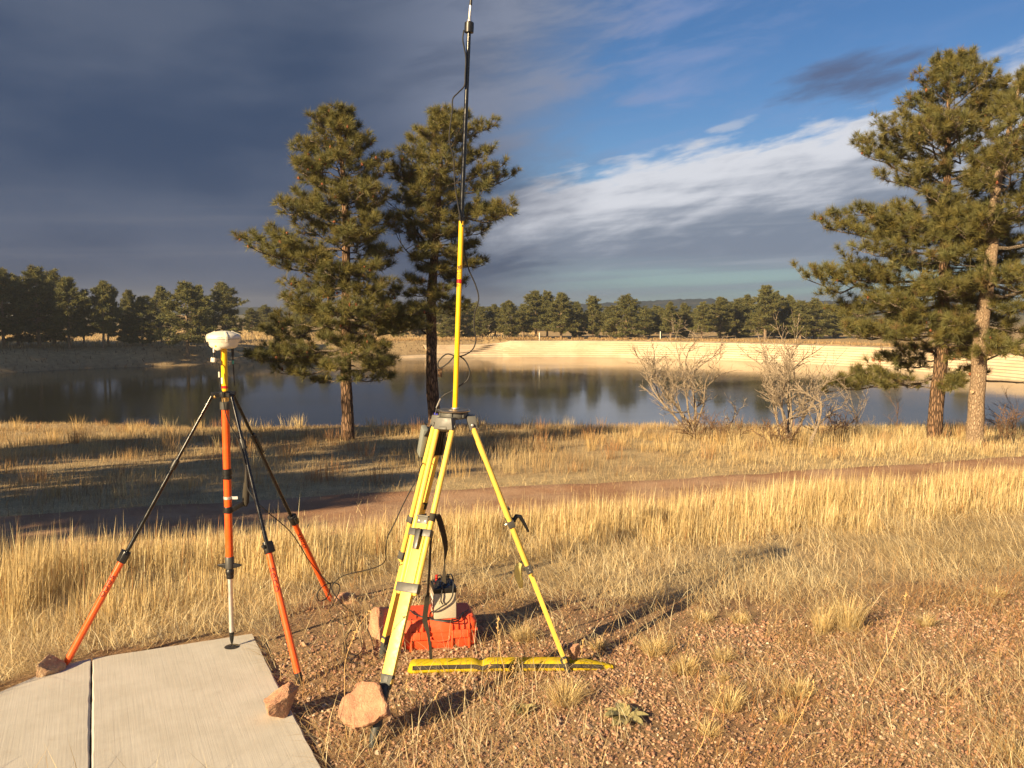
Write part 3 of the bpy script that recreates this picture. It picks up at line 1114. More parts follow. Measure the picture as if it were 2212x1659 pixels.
# ------------------------------------------------------------------ satellite receiver on the pole
def make_receiver():
    b = Vector((PX, PY, zp(753)))
    root = empty('satellite_receiver', b, 'white dome shaped satellite receiver on top of the yellow pole', 'receiver')
    z = Vector((0, 0, 1))
    k = 0.98
    MB().lathe(b, z, [(r * k, h) for r, h in ((0.03, 0), (0.062, 0.001), (0.078, 0.006), (0.089, 0.018), (0.0915, 0.032), (0.0945, 0.042), (0.101, 0.052), (0.1035, 0.0605))], 48).build('lower_housing', M['white'], root)
    MB().tube(b + z * 0.0600, b + z * 0.0635, 0.1005 * k, n=48).build('seam', M['band'], root)
    top = MB().lathe(b, z, [(r * k, h) for r, h in ((0.1038, 0.063), (0.1042, 0.068), (0.1035, 0.078), (0.099, 0.087), (0.090, 0.0925), (0.078, 0.096), (0.064, 0.103), (0.048, 0.109), (0.025, 0.1125), (0.003, 0.1135))], 48)
    top.build('dome', M['white'], root)
    for q in range(4):
        a = R(-62 + 90 * q)
        o = Vector((math.cos(a), math.sin(a), 0))
        s = z.cross(o)
        pts = [b + o * (r * k) + z * h for r, h in ((0.102, 0.044), (0.1065, 0.062), (0.107, 0.076), (0.102, 0.089), (0.088, 0.0955), (0.074, 0.100), (0.052, 0.1105))]
        MB().ribbon(pts, 0.011, s, 0.006).build('bumper_rib', M['white'], root, smooth=False)
    # front swelling with yellow dot
    f = Vector((-0.28, -1, 0)).normalized()
    MB().lathe(b + f * 0.077 + z * 0.02, f + z * -0.25, [(0.035, -0.02), (0.03, 0.0), (0.018, 0.008), (0.003, 0.010)], 20).build('front_bulge', M['white'], root)
    MB().lathe(b + f * 0.0865 + z * 0.0185, f + z * -0.25, [(0.006, 0), (0.0055, 0.002), (0.001, 0.003)], 14).build('yellow_dot', M['yellow'], root)
    t = wrap_text('lettering', 'Trimble. R8', 0.008, b + Vector((0, 0, 0.073)), Vector((1, 0, 0)), 1.0, Vector((0, -1, 0)), M['radio'], root)
    for v in t.data.vertices:                      # lay the small print round the rim
        u = v.co.x
        th = u / (0.1045 * k) - 0.12
        zz = 0.073 + (v.co.z - 0.073) if False else 0.0715 - (v.co.y + 1.0) * 0 + (v.co.z) * 0
        w = v.co.z
        v.co = Vector((math.sin(th) * 0.1049 * k, -math.cos(th) * 0.1049 * k, min(max(w, 0.064), 0.082)))
    # port connector, lead plug
    c = b + Vector((-0.046, -0.05, 0))
    MB().tube(c + z * 0.004, c - z * 0.022, 0.0075, n=14).build('connector', M['steel'], root)
    MB().tube(c - z * 0.022, c - z * 0.036, 0.0065, n=12).build('plug', M['black'], root)
    # hanging whip antenna at the back
    w = b + Vector((0.045, 0.035, 0))
    MB().tube(w + z * 0.002, w - z * 0.05, 0.0085, n=12).build('antenna_base', M['black'], root)
    MB().ring_tube([w - z * 0.05, w + Vector((0.002, 0, -0.13)), w + Vector((0.008, 0, -0.24))], [0.005, 0.0042, 0.003], 10).build('antenna_whip', M['black'], root)
    MB().tube(w - z * 0.078, w - z * 0.10, 0.0058, n=10).build('antenna_sleeve', M['teal'], root)
    return c


PLUG = make_receiver()


# ------------------------------------------------------------------ yellow wooden tripod
HEAD = px(980, 886, 5.2)
YF = {'front': gnd(801, 1614), 'right': gnd(1232, 1452), 'rear': gnd(823, 1420)}


def make_yellow():
    base = Vector((HEAD.x, HEAD.y, gh(HEAD.x, HEAD.y)))
    root = empty('wooden_tripod', base, 'heavy yellow wooden tripod with flat metal head standing on gravel', 'tripod')
    up = Vector((0, 0, 1))
    MB().lathe(HEAD - up * 0.008, up, [(0.088, 0), (0.0965, 0.002), (0.0975, 0.008), (0.094, 0.012), (0.05, 0.0125), (0.049, 0.0145), (0.02, 0.015)], 48).build('head_plate', M['plate'], root)
    mb = MB(); mb.lathe(HEAD - up * 0.052, up, [(0.05, 0), (0.076, 0.004), (0.082, 0.02), (0.078, 0.044)], 30)
    for k in range(6):
        a = R(20 + 60 * k); o = Vector((math.cos(a), math.sin(a), 0))
        mb.box(HEAD + o * 0.08 - up * 0.025, o * 0.008, up.cross(o) * 0.011, up * 0.014)
    mb.build('head_casting', M['grey_cast'], root, bevel=0.002)
    rows = {'front': dict(rod=1283, board0=1128, board1=1476, clamp=1151, plate=1125, mid=1270),
            'right': dict(rod=1236, board0=1100, board1=1428, clamp=1128, plate=1108, mid=1224),
            'rear': dict(rod=1207, board0=1090, board1=1384, clamp=1118, plate=1092, mid=1195)}
    for k, f in YF.items():
        o = Vector((f.x - HEAD.x, f.y - HEAD.y, 0)).normalized()
        H = HEAD + o * 0.098 - up * 0.062
        f = f + Vector((0, 0, -0.02))
        side = up.cross(o)
        H2 = H - up * 0.035 + o * 0.012
        ax = (f - H2).normalized()
        nrm = side.cross(ax)
        if nrm.z < 0: nrm = -nrm
        L = (f - H2).length
        r = rows[k]
        S = lambda y: s_of_y(H2, f, y) * L
        at = lambda s, n=0.0, w=0.0: H2 + ax * s + nrm * n + side * w
        leg = empty('leg', (0, 0, 0)); leg.parent = root; leg.location = H2 - ORG[root.name]; ORG[leg.name] = H2.copy()
        hb = MB()
        hb.taper(H + up * 0.03, at(0.012), side * 0.05, o * 0.028, side * 0.062, nrm * 0.023)
        hb.tube(at(-0.015, 0, -0.068), at(-0.015, 0, 0.068), 0.011, n=12)
        hb.box(at(0.004, 0.026), ax * 0.010, side * 0.024, nrm * 0.004)
        hb.build('hinge', M['grey_cast'], leg, bevel=0.003)
        if k == 'right':
            MB().lathe(at(-0.015, 0, -0.070), -side, [(0.008, 0), (0.008, 0.004), (0.003, 0.006)], 12).build('bolt', M['steel'], leg)
        srod, sb0, sb1, scl, spl, smid = (S(r[q]) for q in ('rod', 'board0', 'board1', 'clamp', 'plate', 'mid'))
        for w in (-0.0495, 0.0495):
            MB().ring_tube([at(0.005, 0, w), at(0.02, 0, w), at(srod - 0.008, 0, w), at(srod + 0.004, 0, w)], [0.0155, 0.0162, 0.0162, 0.011], 18).build('rod', M['yellow_wood'], leg)
        bd = MB(); c = at((sb0 + sb1) / 2, 0.0)
        bd.box(c, ax * ((sb1 - sb0) / 2), side * 0.0335, nrm * 0.013)
        # raised edge strips and the recess seen on the upper part of the board
        for w in (-0.027, 0.027):
            bd.box(at((sb0 + smid) / 2 + 0.01, 0.0136, w), ax * ((smid - sb0) / 2 - 0.03), side * 0.0045, nrm * 0.0015)
        bd.build('sliding_board', M['yellow_wood'], leg, bevel=0.002)
        pl = MB(); pl.box(at(spl, 0.0155), ax * 0.02, side * 0.032, nrm * 0.003); pl.box(at(spl - 0.022, 0.020), ax * 0.004, side * 0.036, nrm * 0.008)
        pl.build('stop_plate', M['grey_cast'], leg, bevel=0.001)
        for w in (-0.02, 0.02):
            MB().lathe(at(spl + 0.004, 0.0185, w), nrm, [(0.0045, 0), (0.004, 0.002), (0.001, 0.0026)], 10).build('screw', M['steel'], leg)
        cl = MB(); cl.box(at(scl, 0.0), ax * 0.021, side * 0.0695, nrm * 0.0205)
        cl.build('clamp_band', M['band'], leg, bevel=0.004)
        lv = MB()
        lv.tube(at(scl - 0.004, 0.018, 0.0), at(scl - 0.004, 0.034, 0.0), 0.016, n=16)
        if k == 'right':
            lv.ring_tube([at(scl - 0.006, 0.03), at(scl - 0.02, 0.05), at(scl - 0.01, 0.068), at(scl + 0.05, 0.078), at(scl + 0.10, 0.082)], [0.013, 0.014, 0.013, 0.010, 0.007], 10)
        else:
            lv.taper(at(scl - 0.012, 0.034), at(scl + 0.098, 0.03), side * 0.017, nrm * 0.008, side * 0.013, nrm * 0.006)
        lv.build('clamp_lever', M['black'], leg, bevel=0.002)
        MB().lathe(at(scl + 0.004, -0.02), -nrm, [(0.008, 0), (0.008, 0.008), (0.004, 0.016)], 12).build('clamp_bolt', M['steel'], leg)
        bn = MB(); bn.box(at(smid, 0.0), ax * 0.026, side * 0.0685, nrm * 0.0195)
        bn.build('lower_band', M['band'], leg, bevel=0.004)
        if k == 'right':
            for dw in (-0.012, 0.012):
                MB().lathe(at(smid + dw, 0.0, -0.069), -side, [(0.004, 0), (0.0035, 0.002), (0.001, 0.0026)], 10).build('screw', M['steel'], leg)
        # steel shoe and spike
        ft = MB()
        ft.taper(at(sb1 - 0.045), at(sb1 + 0.03), side * 0.036, nrm * 0.0155, side * 0.026, nrm * 0.015)
        ft.ring_tube([at(sb1 + 0.015), at(L - 0.115), at(L - 0.05), at(L + 0.015)], [0.025, 0.0265, 0.022, 0.008], 16)
        ft.build('foot', M['foot'], leg, bevel=0.002)
        sm = MB()
        sm.box(at(sb1 - 0.02, 0.0165), ax * 0.014, side * 0.012, nrm * 0.001)
        sm.build('shoe_plate', M['black'], leg)
        if k == 'front':
            # wrap of the carrying strap at the right rod
            st = MB(); st.tube(at(spl - 0.045, 0, 0.0495), at(spl - 0.0, 0, 0.0495), 0.0195, n=16)
            st.build('strap_wrap', M['webbing'], leg)
            FR = (at(spl - 0.02, 0, 0.055), at(scl + 0.03, -0.02, 0.06))
        if k == 'rear':
            st = MB(); st.tube(at(spl + 0.03, 0, -0.0495), at(spl - 0.015, 0, -0.0495), 0.0185, n=16); st.build('tape_wrap', M['black'], leg)
    # carrying strap: two hanging lengths
    a = FR[0]
    s1 = crom([a, px(945, 1113, 5.0), px(957, 1150, 5.06), px(963, 1185, 5.15), px(961, 1215, 5.3), px(960, 1240, 5.42), px(959, 1258, 5.5)], 6)
    n = len(s1)
    wd = [Vector((math.cos(2.4 * i / n), math.sin(2.4 * i / n) * 0.6, 0.15)) for i in range(n)]
    MB().ribbon(s1, 0.034, wd, 0.003).build('strap', M['webbing'], root)
    s2 = crom([px(932, 1150, 4.96), px(929, 1195, 5.0), px(927, 1240, 5.03), px(922, 1300, 5.08), px(918, 1338, 5.12), px(924, 1365, 5.14), px(929, 1396, 5.16), px(931, 1424, 5.2)], 6)
    n = len(s2)
    wd = [Vector((1, 0.2, 0)) if 0.38 < i / n else Vector((0.35, 1, 0)) for i in range(n)]
    wid = [0.03 if i / n < 0.62 else 0.03 - 0.012 * min((i / n - 0.62) / 0.1, 1) for i in range(n)]
    MB().ribbon(s2, wid, wd, 0.003).build('strap', M['webbing'], root)


make_yellow()


# ------------------------------------------------------------------ antenna mast on the yellow tripod
def make_mast():
    YM = HEAD.y
    pts = {y: px(x, y, YM) for x, y in ((983, 883), (991, 650), (997, 476), (1006, 250), (1013, 72), (1014, 48), (1016.5, 12), (1017.5, 0), (1021, -130))}
    b, t = pts[883], pts[476]
    root = empty('antenna_mast', b, 'tall yellow and black telescopic mast with radio antenna on the tripod', 'mast')
    ax = (pts[476] - pts[883]).normalized()
    a2 = (pts[72] - pts[476]).normalized()
    MB().tube(b + ax * 0.006, t, 0.0150, n=22).build('lower_tube', M['yellow'], root)
    MB().lathe(b, ax, [(0.017, 0), (0.022, 0.002), (0.022, 0.006), (0.016, 0.009)], 22).build('base_fitting', M['steel'], root)
    py_ = lambda y: b.lerp(t, (883 - y) / (883 - 476.0))
    MB().tube(py_(610.5), py_(602), 0.0154, n=22).build('red_band', M['red'], root)
    MB().tube(t - ax * 0.004, t + ax * 0.016, 0.0163, n=22).build('joint_collar', M['black'], root)
    mb = MB(); mb.box(py_(488) + Vector((0.0085, -0.0125, 0)), (0.004, 0, 0), (0, 0.002, 0), (0, 0, 0.006)); mb.build('button', M['black'], root)
    MB().tube(t + ax * 0.01, pts[72], 0.0127, 0.0118, n=20).build('upper_tube', M['black_tube'], root)
    MB().lathe(pts[72], a2, [(0.016, 0), (0.026, 0.004), (0.027, 0.03), (0.0265, 0.058), (0.018, 0.064)], 24).build('antenna_mount', M['black'], root)
    MB().ring_tube([pts[48], pts[48].lerp(pts[12], 0.12), pts[48].lerp(pts[12], 0.2), pts[12]], [0.014, 0.0135, 0.0095, 0.008], 16).build('antenna_ferrule', M['steel'], root)
    MB().ring_tube([pts[12], pts[0], pts[-130]], [0.0085, 0.0075, 0.006], 14).build('antenna_whip', M['black'], root)
    tow = toward_cam(py_(580)); tow = (tow.normalized() + Vector((-0.42, 0, 0)))
    wrap_text('lettering', 'Trimble', 0.036, py_(571), -ax, 0.0150, tow, M['ink'], root, 1.12)
    # small crossed emblem before the name
    em = MB()
    n = (tow - ax * tow.dot(ax)).normalized(); sd = n.cross(ax)
    c = py_(576.5) + n * 0.0152
    for s in (-1, 1):
        for q in (-0.35, 0.35):
            em.box(c + ax * (0.004 * q * 2) + n * 0.0004, (ax * 0.009 + sd * (0.006 * s)), (ax * -0.0006 + sd * 0.0012 * s), n * 0.0004)
    em.build('emblem', M['ink'], root, smooth=False)
    return pts, py_


MASTP, MAST_AT = make_mast()


# ------------------------------------------------------------------ radio hung on the tripod
def make_radio():
    c = px(934, 953, 5.30)
    root = empty('radio', c, 'grey data radio box hung on the yellow tripod behind its legs', 'radio')
    dn = (px(926, 985, 5.36) - px(938, 915, 5.27)).normalized()
    rt = Vector((0.93, 0.36, 0)); rt = (rt - dn * rt.dot(dn)).normalized()
    fw = rt.cross(dn)
    if fw.y > 0: fw = -fw
    mb = MB(); mb.box(c + rt * 0.012, rt * 0.058, dn * 0.088, fw * 0.030); mb.build('body', M['black'], root, bevel=0.006)  # shade on the front is put into the colour: black body
    mb = MB()
    for k in range(7):
        mb.box(c + rt * (-0.035 + 0.0155 * k) + fw * 0.032, rt * 0.003, dn * 0.078, fw * 0.005)
    mb.build('cooling_fins', M['black'], root)
    mb = MB(); mb.box(c - rt * 0.06 - fw * 0.002, rt * 0.017, dn * 0.098, fw * 0.034); mb.build('lit_side_face', M['radio'], root, bevel=0.010)  # lit left side of the same box, light put into its grey colour
    mb = MB(); mb.taper(c - rt * 0.058 - dn * 0.06 + fw * 0.036, c - rt * 0.02 - dn * 0.135 + fw * 0.02, rt * 0.012, fw * 0.005, rt * 0.012, fw * 0.005)
    mb.taper(c - rt * 0.02 - dn * 0.135 + fw * 0.02, c + rt * 0.02 - dn * 0.15 + fw * 0.0, dn * 0.012, fw * 0.005, dn * 0.012, fw * 0.005)
    mb.build('hanger', M['black'], root, bevel=0.002)
    MB().tube(c - rt * 0.012 - dn * 0.085, c - rt * 0.005 - dn * 0.128, 0.0085, n=14).build('antenna_socket', M['steel'], root)
    return c - rt * 0.004 - dn * 0.13, c + dn * 0.09 - rt * 0.03


RAD_TOP, RAD_BOT = make_radio()


# ------------------------------------------------------------------ cables
def cable(name, pts, r, mat, label, origin=None, n=8, cat='cable'):
    P = crom(pts, n)
    o = MB().ring_tube(P, r, 8).build(name, mat, None, origin=tuple(P[0]))
    return tag(o, label, cat)


Ym = HEAD.y
coax = [px(1002, 66, Ym - 0.02), px(1001, 72, Ym - 0.03), px(1000, 88, Ym - 0.03), px(1006, 122, Ym - 0.02), px(1005, 160, Ym - 0.02), px(1003, 185, Ym - 0.02), px(990, 200, Ym - 0.03),
        px(978, 214, Ym - 0.04), px(977, 240, Ym - 0.04), px(971, 285, Ym - 0.04), px(972, 310, Ym - 0.04), px(980, 345, Ym - 0.03), px(983, 400, Ym - 0.02), px(989, 440, Ym - 0.02), px(994, 470, Ym - 0.022),
        px(999, 495, Ym + 0.0), px(1003, 540, Ym + 0.03), px(1012, 580, Ym + 0.04), px(1027, 615, Ym + 0.05), px(1034, 645, Ym + 0.05), px(1026, 675, Ym + 0.05), px(1024, 705, Ym + 0.05), px(1028, 735, Ym + 0.05), px(1018, 758, Ym + 0.04), px(992, 770, Ym + 0.03),
        px(965, 765, Ym + 0.03), px(947, 782, Ym + 0.02), px(950, 795, Ym + 0.02), px(968, 784, Ym + 0.02), px(985, 768, Ym + 0.03), px(1004, 778, Ym + 0.03), px(1014, 800, Ym + 0.03), px(1010, 820, Ym + 0.03), px(995, 832, Ym + 0.03),
        px(975, 845, Ym + 0.03), px(960, 853, Ym + 0.03), px(951, 862, Ym + 0.04), px(945, 876, Ym + 0.05), RAD_TOP + Vector((0, 0, 0.03)), RAD_TOP]
cable('antenna_cable', coax, 0.0042, M['rubber'], 'black coaxial cable looping down the tall mast to the radio')
sl = MB().ring_tube(crom([px(951.5, 861, Ym + 0.035), px(947, 871, Ym + 0.045), px(943, 881, Ym + 0.055)], 6), 0.0052, 10)
tag(sl.build('cable_sleeve', M['steel'], None, origin=tuple(px(951, 861, Ym))), 'silver strain relief sleeve on the coaxial cable above the radio', 'sleeve')
tp = MB().ring_tube(crom([px(941, 892, Ym + 0.06), px(940, 897, Ym + 0.06)], 3), 0.0085, 10)
tp.box(px(943.5, 897, Ym + 0.04), (0.006, 0, 0.002), (0, 0.002, 0), (-0.001, 0, 0.009))
tag(tp.build('blue_tape', M['blue'], None, origin=tuple(px(941, 894, Ym))), 'scrap of blue tape round the cable beside the tripod head', 'tape')

G = lambda x, y, u=0.008: gnd(x, y, u)
Yp = PY
data = [PLUG + Vector((0, 0, -0.036)), PLUG + Vector((-0.002, 0, -0.07)), px(473, 790, Yp - 0.05), px(474, 822, Yp - 0.05), px(480, 850, Yp - 0.055), px(487, 890, Yp - 0.04), px(496, 915, Yp - 0.035), px(514, 950, Yp - 0.03),
        px(528, 985, Yp - 0.05), px(532, 1020, Yp - 0.1), px(534, 1052, Yp - 0.12), px(545, 1072, Yp - 0.14), px(560, 1090, Yp - 0.16), px(580, 1108, Yp - 0.1), px(605, 1128, Yp + 0.05), px(630, 1152, Yp + 0.2), px(650, 1182, Yp + 0.35),
        px(665, 1207, Yp + 0.45), px(688, 1236, Yp + 0.55), px(708, 1258, Yp + 0.6), px(714, 1264, Yp + 0.6), px(707, 1290, Yp + 0.55), px(690, 1298, Yp + 0.5), px(686, 1280, Yp + 0.55), px(705, 1262, Yp + 0.6), px(727, 1260, Yp + 0.6), px(734, 1272, Yp + 0.55), px(722, 1300, Yp + 0.45),
        G(712, 1322), G(722, 1340), G(744, 1352), G(762, 1342), G(775, 1345), G(768, 1362), G(748, 1368), G(742, 1390), G(752, 1412), G(770, 1418), G(782, 1405), G(778, 1385), G(766, 1380), G(745, 1400),
        G(748, 1425), G(775, 1436), G(800, 1428), G(808, 1412), G(800, 1380, 0.02), G(780, 1345, 0.02), G(760, 1330, 0.03), px(735, 1300, Yp + 0.3), px(716, 1270, Yp + 0.52), px(735, 1247, Yp + 0.5), px(762, 1238, Yp + 0.35), px(790, 1232, Yp + 0.1), px(820, 1222, Yp - 0.2), px(833, 1208, Yp - 0.35),
        px(833, 1185, Yp - 0.4), px(838, 1158, Yp - 0.43), px(850, 1135, Yp - 0.44), px(866, 1100, Yp - 0.45), px(882, 1068, Yp - 0.46), px(898, 1038, Yp - 0.46), px(908, 1010, Yp - 0.45), px(920, 990, 5.34), RAD_BOT]
cable('data_cable', data, 0.0036, M['rubber'], 'long thin black cable from the white receiver, coiled on the ground, up to the radio', n=6)
fe = MB(); fe.lathe(PLUG + Vector((-0.001, 0, -0.085)), (0, 0, 1), [(0.008, 0), (0.013, 0.004), (0.0135, 0.022), (0.007, 0.03)], 14)
fe.lathe(PLUG + Vector((-0.017, 0.0, -0.083)), (0.1, 0, 1), [(0.004, 0), (0.0065, 0.003), (0.0065, 0.026), (0.003, 0.031)], 12)
tag(fe.build('plug_cap', M['ferrite'], None, origin=tuple(PLUG)), 'off white plug caps dangling on the cable under the receiver', 'plug cap')
fs = MB().tube(px(473.5, 803, Yp - 0.05), px(474.2, 815, Yp - 0.05), 0.0062, n=12)
tag(fs.build('cable_tag', M['ferrite'], None, origin=tuple(px(474, 808, Yp))), 'small white sleeve on the cable left of the yellow pole', 'cable sleeve')


# ------------------------------------------------------------------ orange hard case, battery
def make_case():
    zc = -0.035
    fl = gnd(869, 1408); fr = gnd(1031, 1396)
    u = (fr - fl); u.z = 0; W = u.length; u.normalize()
    v = Vector((-u.y, u.x, 0)); D, Hh = 0.34, 0.205
    base = (fl + fr) / 2 + v * (D / 2); base.z = gh(base.x, base.y) - 0.004
    up = Vector((0, 0, 1))
    root = empty('equipment_case', base, 'orange red hard plastic equipment case lying behind the front tripod leg', 'case')
    hw, hd = W / 2, D / 2
    split = 0.125

    def shell(z0, z1, a0, a1, ch):
        rows_ = [(z0, a0), (z0 + (ch if z0 == 0 else 0.0), 0 if z0 == 0 else a0), (z1 - (0 if z0 == 0 else ch), 0 if True else 0), (z1, a1)]
        vs_, fs_ = [], []
        cr = 0.035
        for zz, ins in rows_:
            w, d = hw - ins, hd - ins
            ring = []
            for sx, sy, a in ((1, -1, -90), (1, 1, 0), (-1, 1, 90), (-1, -1, 180)):
                for t in range(4):
                    an = R(a + 30 * t)
                    ring.append((sx * (w - cr) + cr * math.cos(an), sy * (d - cr) + cr * math.sin(an)))
            for x, y in ring:
                vs_.append(base + u * x + v * y + up * zz)
        n = 16
        for i in range(len(rows_) - 1):
            for k in range(n):
                k2 = (k + 1) % n
                fs_.append((i * n + k, i * n + k2, (i + 1) * n + k2, (i + 1) * n + k))
        fs_ += [tuple(reversed(range(n))), tuple(3 * n + k for k in range(n))]
        return MB().add(vs_, fs_)
    shell(0.0, split - 0.003, 0.02, 0.0, 0.03).build('case_base', M['case'], root)
    shell(split + 0.001, Hh, 0.0, 0.022, 0.03).build('case_lid', M['case'], root)
    rim = MB()
    rim.box(base + up * split, u * (hw + 0.004), v * (hd + 0.004), up * 0.006)
    rim.build('seam_rim', M['case'], root, bevel=0.003)
    P = lambda x, y, z: base + u * x + v * y + up * z
    # raised ribs on lid and base beside the two latches
    for cx in (-0.135, 0.135):
        for dx in (-0.057, -0.019, 0.019, 0.057):
            x = cx + dx
            long = abs(dx) < 0.03
            pts = [P(x, -hd - 0.005, split + 0.005), P(x, -hd - 0.006, split + 0.035), P(x, -hd + 0.012, Hh - 0.012), P(x, -hd + (0.09 if long else 0.04), Hh + 0.002)]
            MB().ribbon(crom(pts, 3), 0.009, u, 0.012).build('lid_rib', M['case'], root)
            if not long:
                MB().box(P(x, -hd - 0.004, split / 2 - 0.006), u * 0.007, v * 0.010, up * (split / 2 - 0.012)).build('base_rib', M['case'], root, bevel=0.002)
        lt = MB(); lt.box(P(cx, -hd - 0.010, split - 0.004), u * 0.066, v * 0.007, up * 0.012)
        lt.box(P(cx, -hd - 0.013, split - 0.024), u * 0.045, v * 0.005, up * 0.02)
        lt.build('latch', M['case'], root, bevel=0.003)
        for s in (-0.05, 0.05, 0.0):
            MB().tube(P(cx + s, -hd - 0.014, split - 0.042), P(cx + s, -hd - 0.014, split + 0.008), 0.006, n=10).build('latch_pin', M['case'], root)
    hn = MB()
    hn.ring_tube(crom([P(-0.06, -hd - 0.004, split - 0.03), P(-0.058, -hd - 0.014, split - 0.05), P(0, -hd - 0.016, split - 0.058), P(0.058, -hd - 0.014, split - 0.05), P(0.06, -hd - 0.004, split - 0.03)], 4), 0.006, 8)
    hn.build('handle', M['case'], root)
    for s in (-1, 1):
        MB().tube(P(s * (hw + 0.004), -hd * 0.55, split - 0.014), P(s * (hw + 0.004), -hd * 0.2, split - 0.014), 0.009, n=10).build('side_lug', M['case'], root)
    return base, u, v, Hh


CB, CU, CV, CH = make_case()


def make_battery():
    up = Vector((0, 0, 1))
    # stands on the case lid, turned a little to the right
    b = px(962, 1336, 5.72)
    ztop = CB.z + CH + 0.003
    rel = gz(962, 1337, ztop)
    ang = R(12)
    u = Vector((math.cos(ang), math.sin(ang), 0)); v = Vector((-u.y, u.x, 0))
    W, D, Hh = 0.148, 0.185, 0.205
    base = Vector((rel.x, rel.y, ztop)) + v * (D / 2 + 0.004)
    root = empty('battery', base, 'grey battery with black wrapped top standing on the orange case', 'battery')
    MB().box(base + up * 0.086, u * W / 2, v * D / 2, up * 0.086).build('battery_case', M['battery'], root, bevel=0.006)
    MB().box(base + up * 0.190, u * (W / 2 + 0.003), v * (D / 2 + 0.003), up * 0.0178).build('battery_lid', M['black'], root, bevel=0.005)
    # crumpled film on top
    rr = random.Random(5)
    n = 12
    vs_, fs_ = [], []
    for j in range(n):
        for i in range(n):
            x, y = i / (n - 1) * 2 - 1, j / (n - 1) * 2 - 1
            ed = max(abs(x), abs(y))
            z = 0.204 + (0.040 * (1 - ed ** 3)) * rr.uniform(0.35, 1.0) - (0.018 if ed > 0.99 else 0)
            vs_.append(base + u * x * (W / 2 + 0.003) + v * y * (D / 2 + 0.003) + up * z)
    for j in range(n - 1):
        for i in range(n - 1):
            fs_.append((j * n + i, j * n + i + 1, j * n + n + i + 1, j * n + n + i))
    MB().add(vs_, fs_).build('plastic_film', M['foil'], root, smooth=False)
    # label on the left side with white print
    MB().box(base - u * (W / 2 + 0.0012) + up * 0.098, u * 0.0008, v * (D / 2 - 0.012), up * 0.058).build('side_label', M['maroon'], root)
    pr = MB()
    for k in range(9):
        pr.box(base - u * (W / 2 + 0.0026) + v * (-0.066 + 0.0155 * k) + up * (0.126), u * 0.0004, v * (0.0045 + 0.0018 * (k % 3 == 1)), up * (0.011 if k % 2 else 0.0135))
    for zz, m in ((0.150, 0.07), (0.098, 0.04), (0.086, 0.052), (0.066, 0.03)):
        pr.box(base - u * (W / 2 + 0.0026) + v * (-0.07 + m) + up * zz, u * 0.0004, v * m, up * 0.0022)
    pr.build('label_print', M['whiteprint'], root, smooth=False)
    for sx, c_ in ((-0.04, M['red']), (0.035, M['black'])):
        MB().tube(base + u * sx + v * 0.03 + up * 0.225, base + u * sx + v * 0.03 + up * 0.262, 0.010, n=10).build('terminal_clip', c_, root)
    mk = MB()
    for (x0, z0, x1, z1) in ((-0.044, 0.122, -0.030, 0.122), (-0.037, 0.122, -0.038, 0.102), (-0.038, 0.102, -0.045, 0.105), (-0.03, 0.074, -0.043, 0.078), (-0.043, 0.078, -0.034, 0.064), (-0.034, 0.064, -0.044, 0.058)):
        a = base + u * x0 + up * z0 - v * (D / 2 + 0.0006); c = base + u * x1 + up * z1 - v * (D / 2 + 0.0006)
        mk.tube(a, c, 0.0007, n=5)
    mk.build('pen_mark', M['band'], root)
    return base, u, v, W, D


BB, BU, BV, BW, BD = make_battery()
up = Vector((0, 0, 1))
BP = lambda x, y, z: BB + BU * x + BV * y + up * z
pc = [BP(0.035, 0.03, 0.25), BP(0.05, -0.02, 0.275), BP(0.058, -0.075, 0.245), BP(0.05, -0.108, 0.19), BP(0.045, -0.11, 0.155), BP(0.02, -0.115, 0.12), BP(-0.03, -0.118, 0.09), BP(-0.07, -0.112, 0.065), BP(-0.094, -0.09, 0.05),
      BP(-0.10, -0.08, 0.02), BP(-0.095, -0.105, 0.008), BP(-0.04, -0.128, 0.006), BP(0.03, -0.142, 0.006), BP(0.08, -0.125, 0.007), BP(0.10, -0.09, 0.007), BP(0.13, -0.02, 0.007)]
cable('power_cable', pc, 0.005, M['rubber'], 'black power cable draped over the front of the battery onto the case')
pc2 = [BP(-0.04, 0.03, 0.25), BP(-0.02, -0.03, 0.275), BP(-0.018, -0.09, 0.235), BP(-0.024, -0.107, 0.17), BP(-0.03, -0.108, 0.13), BP(-0.018, -0.110, 0.105)]
cable('charger_lead', pc2, 0.0045, M['rubber'], 'short black lead hanging over the front edge of the battery top')
pc3 = [BP(-0.21, 0.10, 0.006), BP(-0.19, 0.02, 0.006), BP(-0.15, -0.04, 0.006), BP(-0.10, -0.07, 0.006), BP(-0.085, -0.115, 0.007), BP(-0.02, -0.158, 0.006), BP(0.04, -0.168, 0.004), BP(0.09, -0.14, 0.007), BP(0.115, -0.07, 0.012), BP(0.17, 0.03, 0.007)]
cable('lead_loop', pc3, 0.0045, M['rubber'], 'black lead curving across the orange case lid round the battery foot')


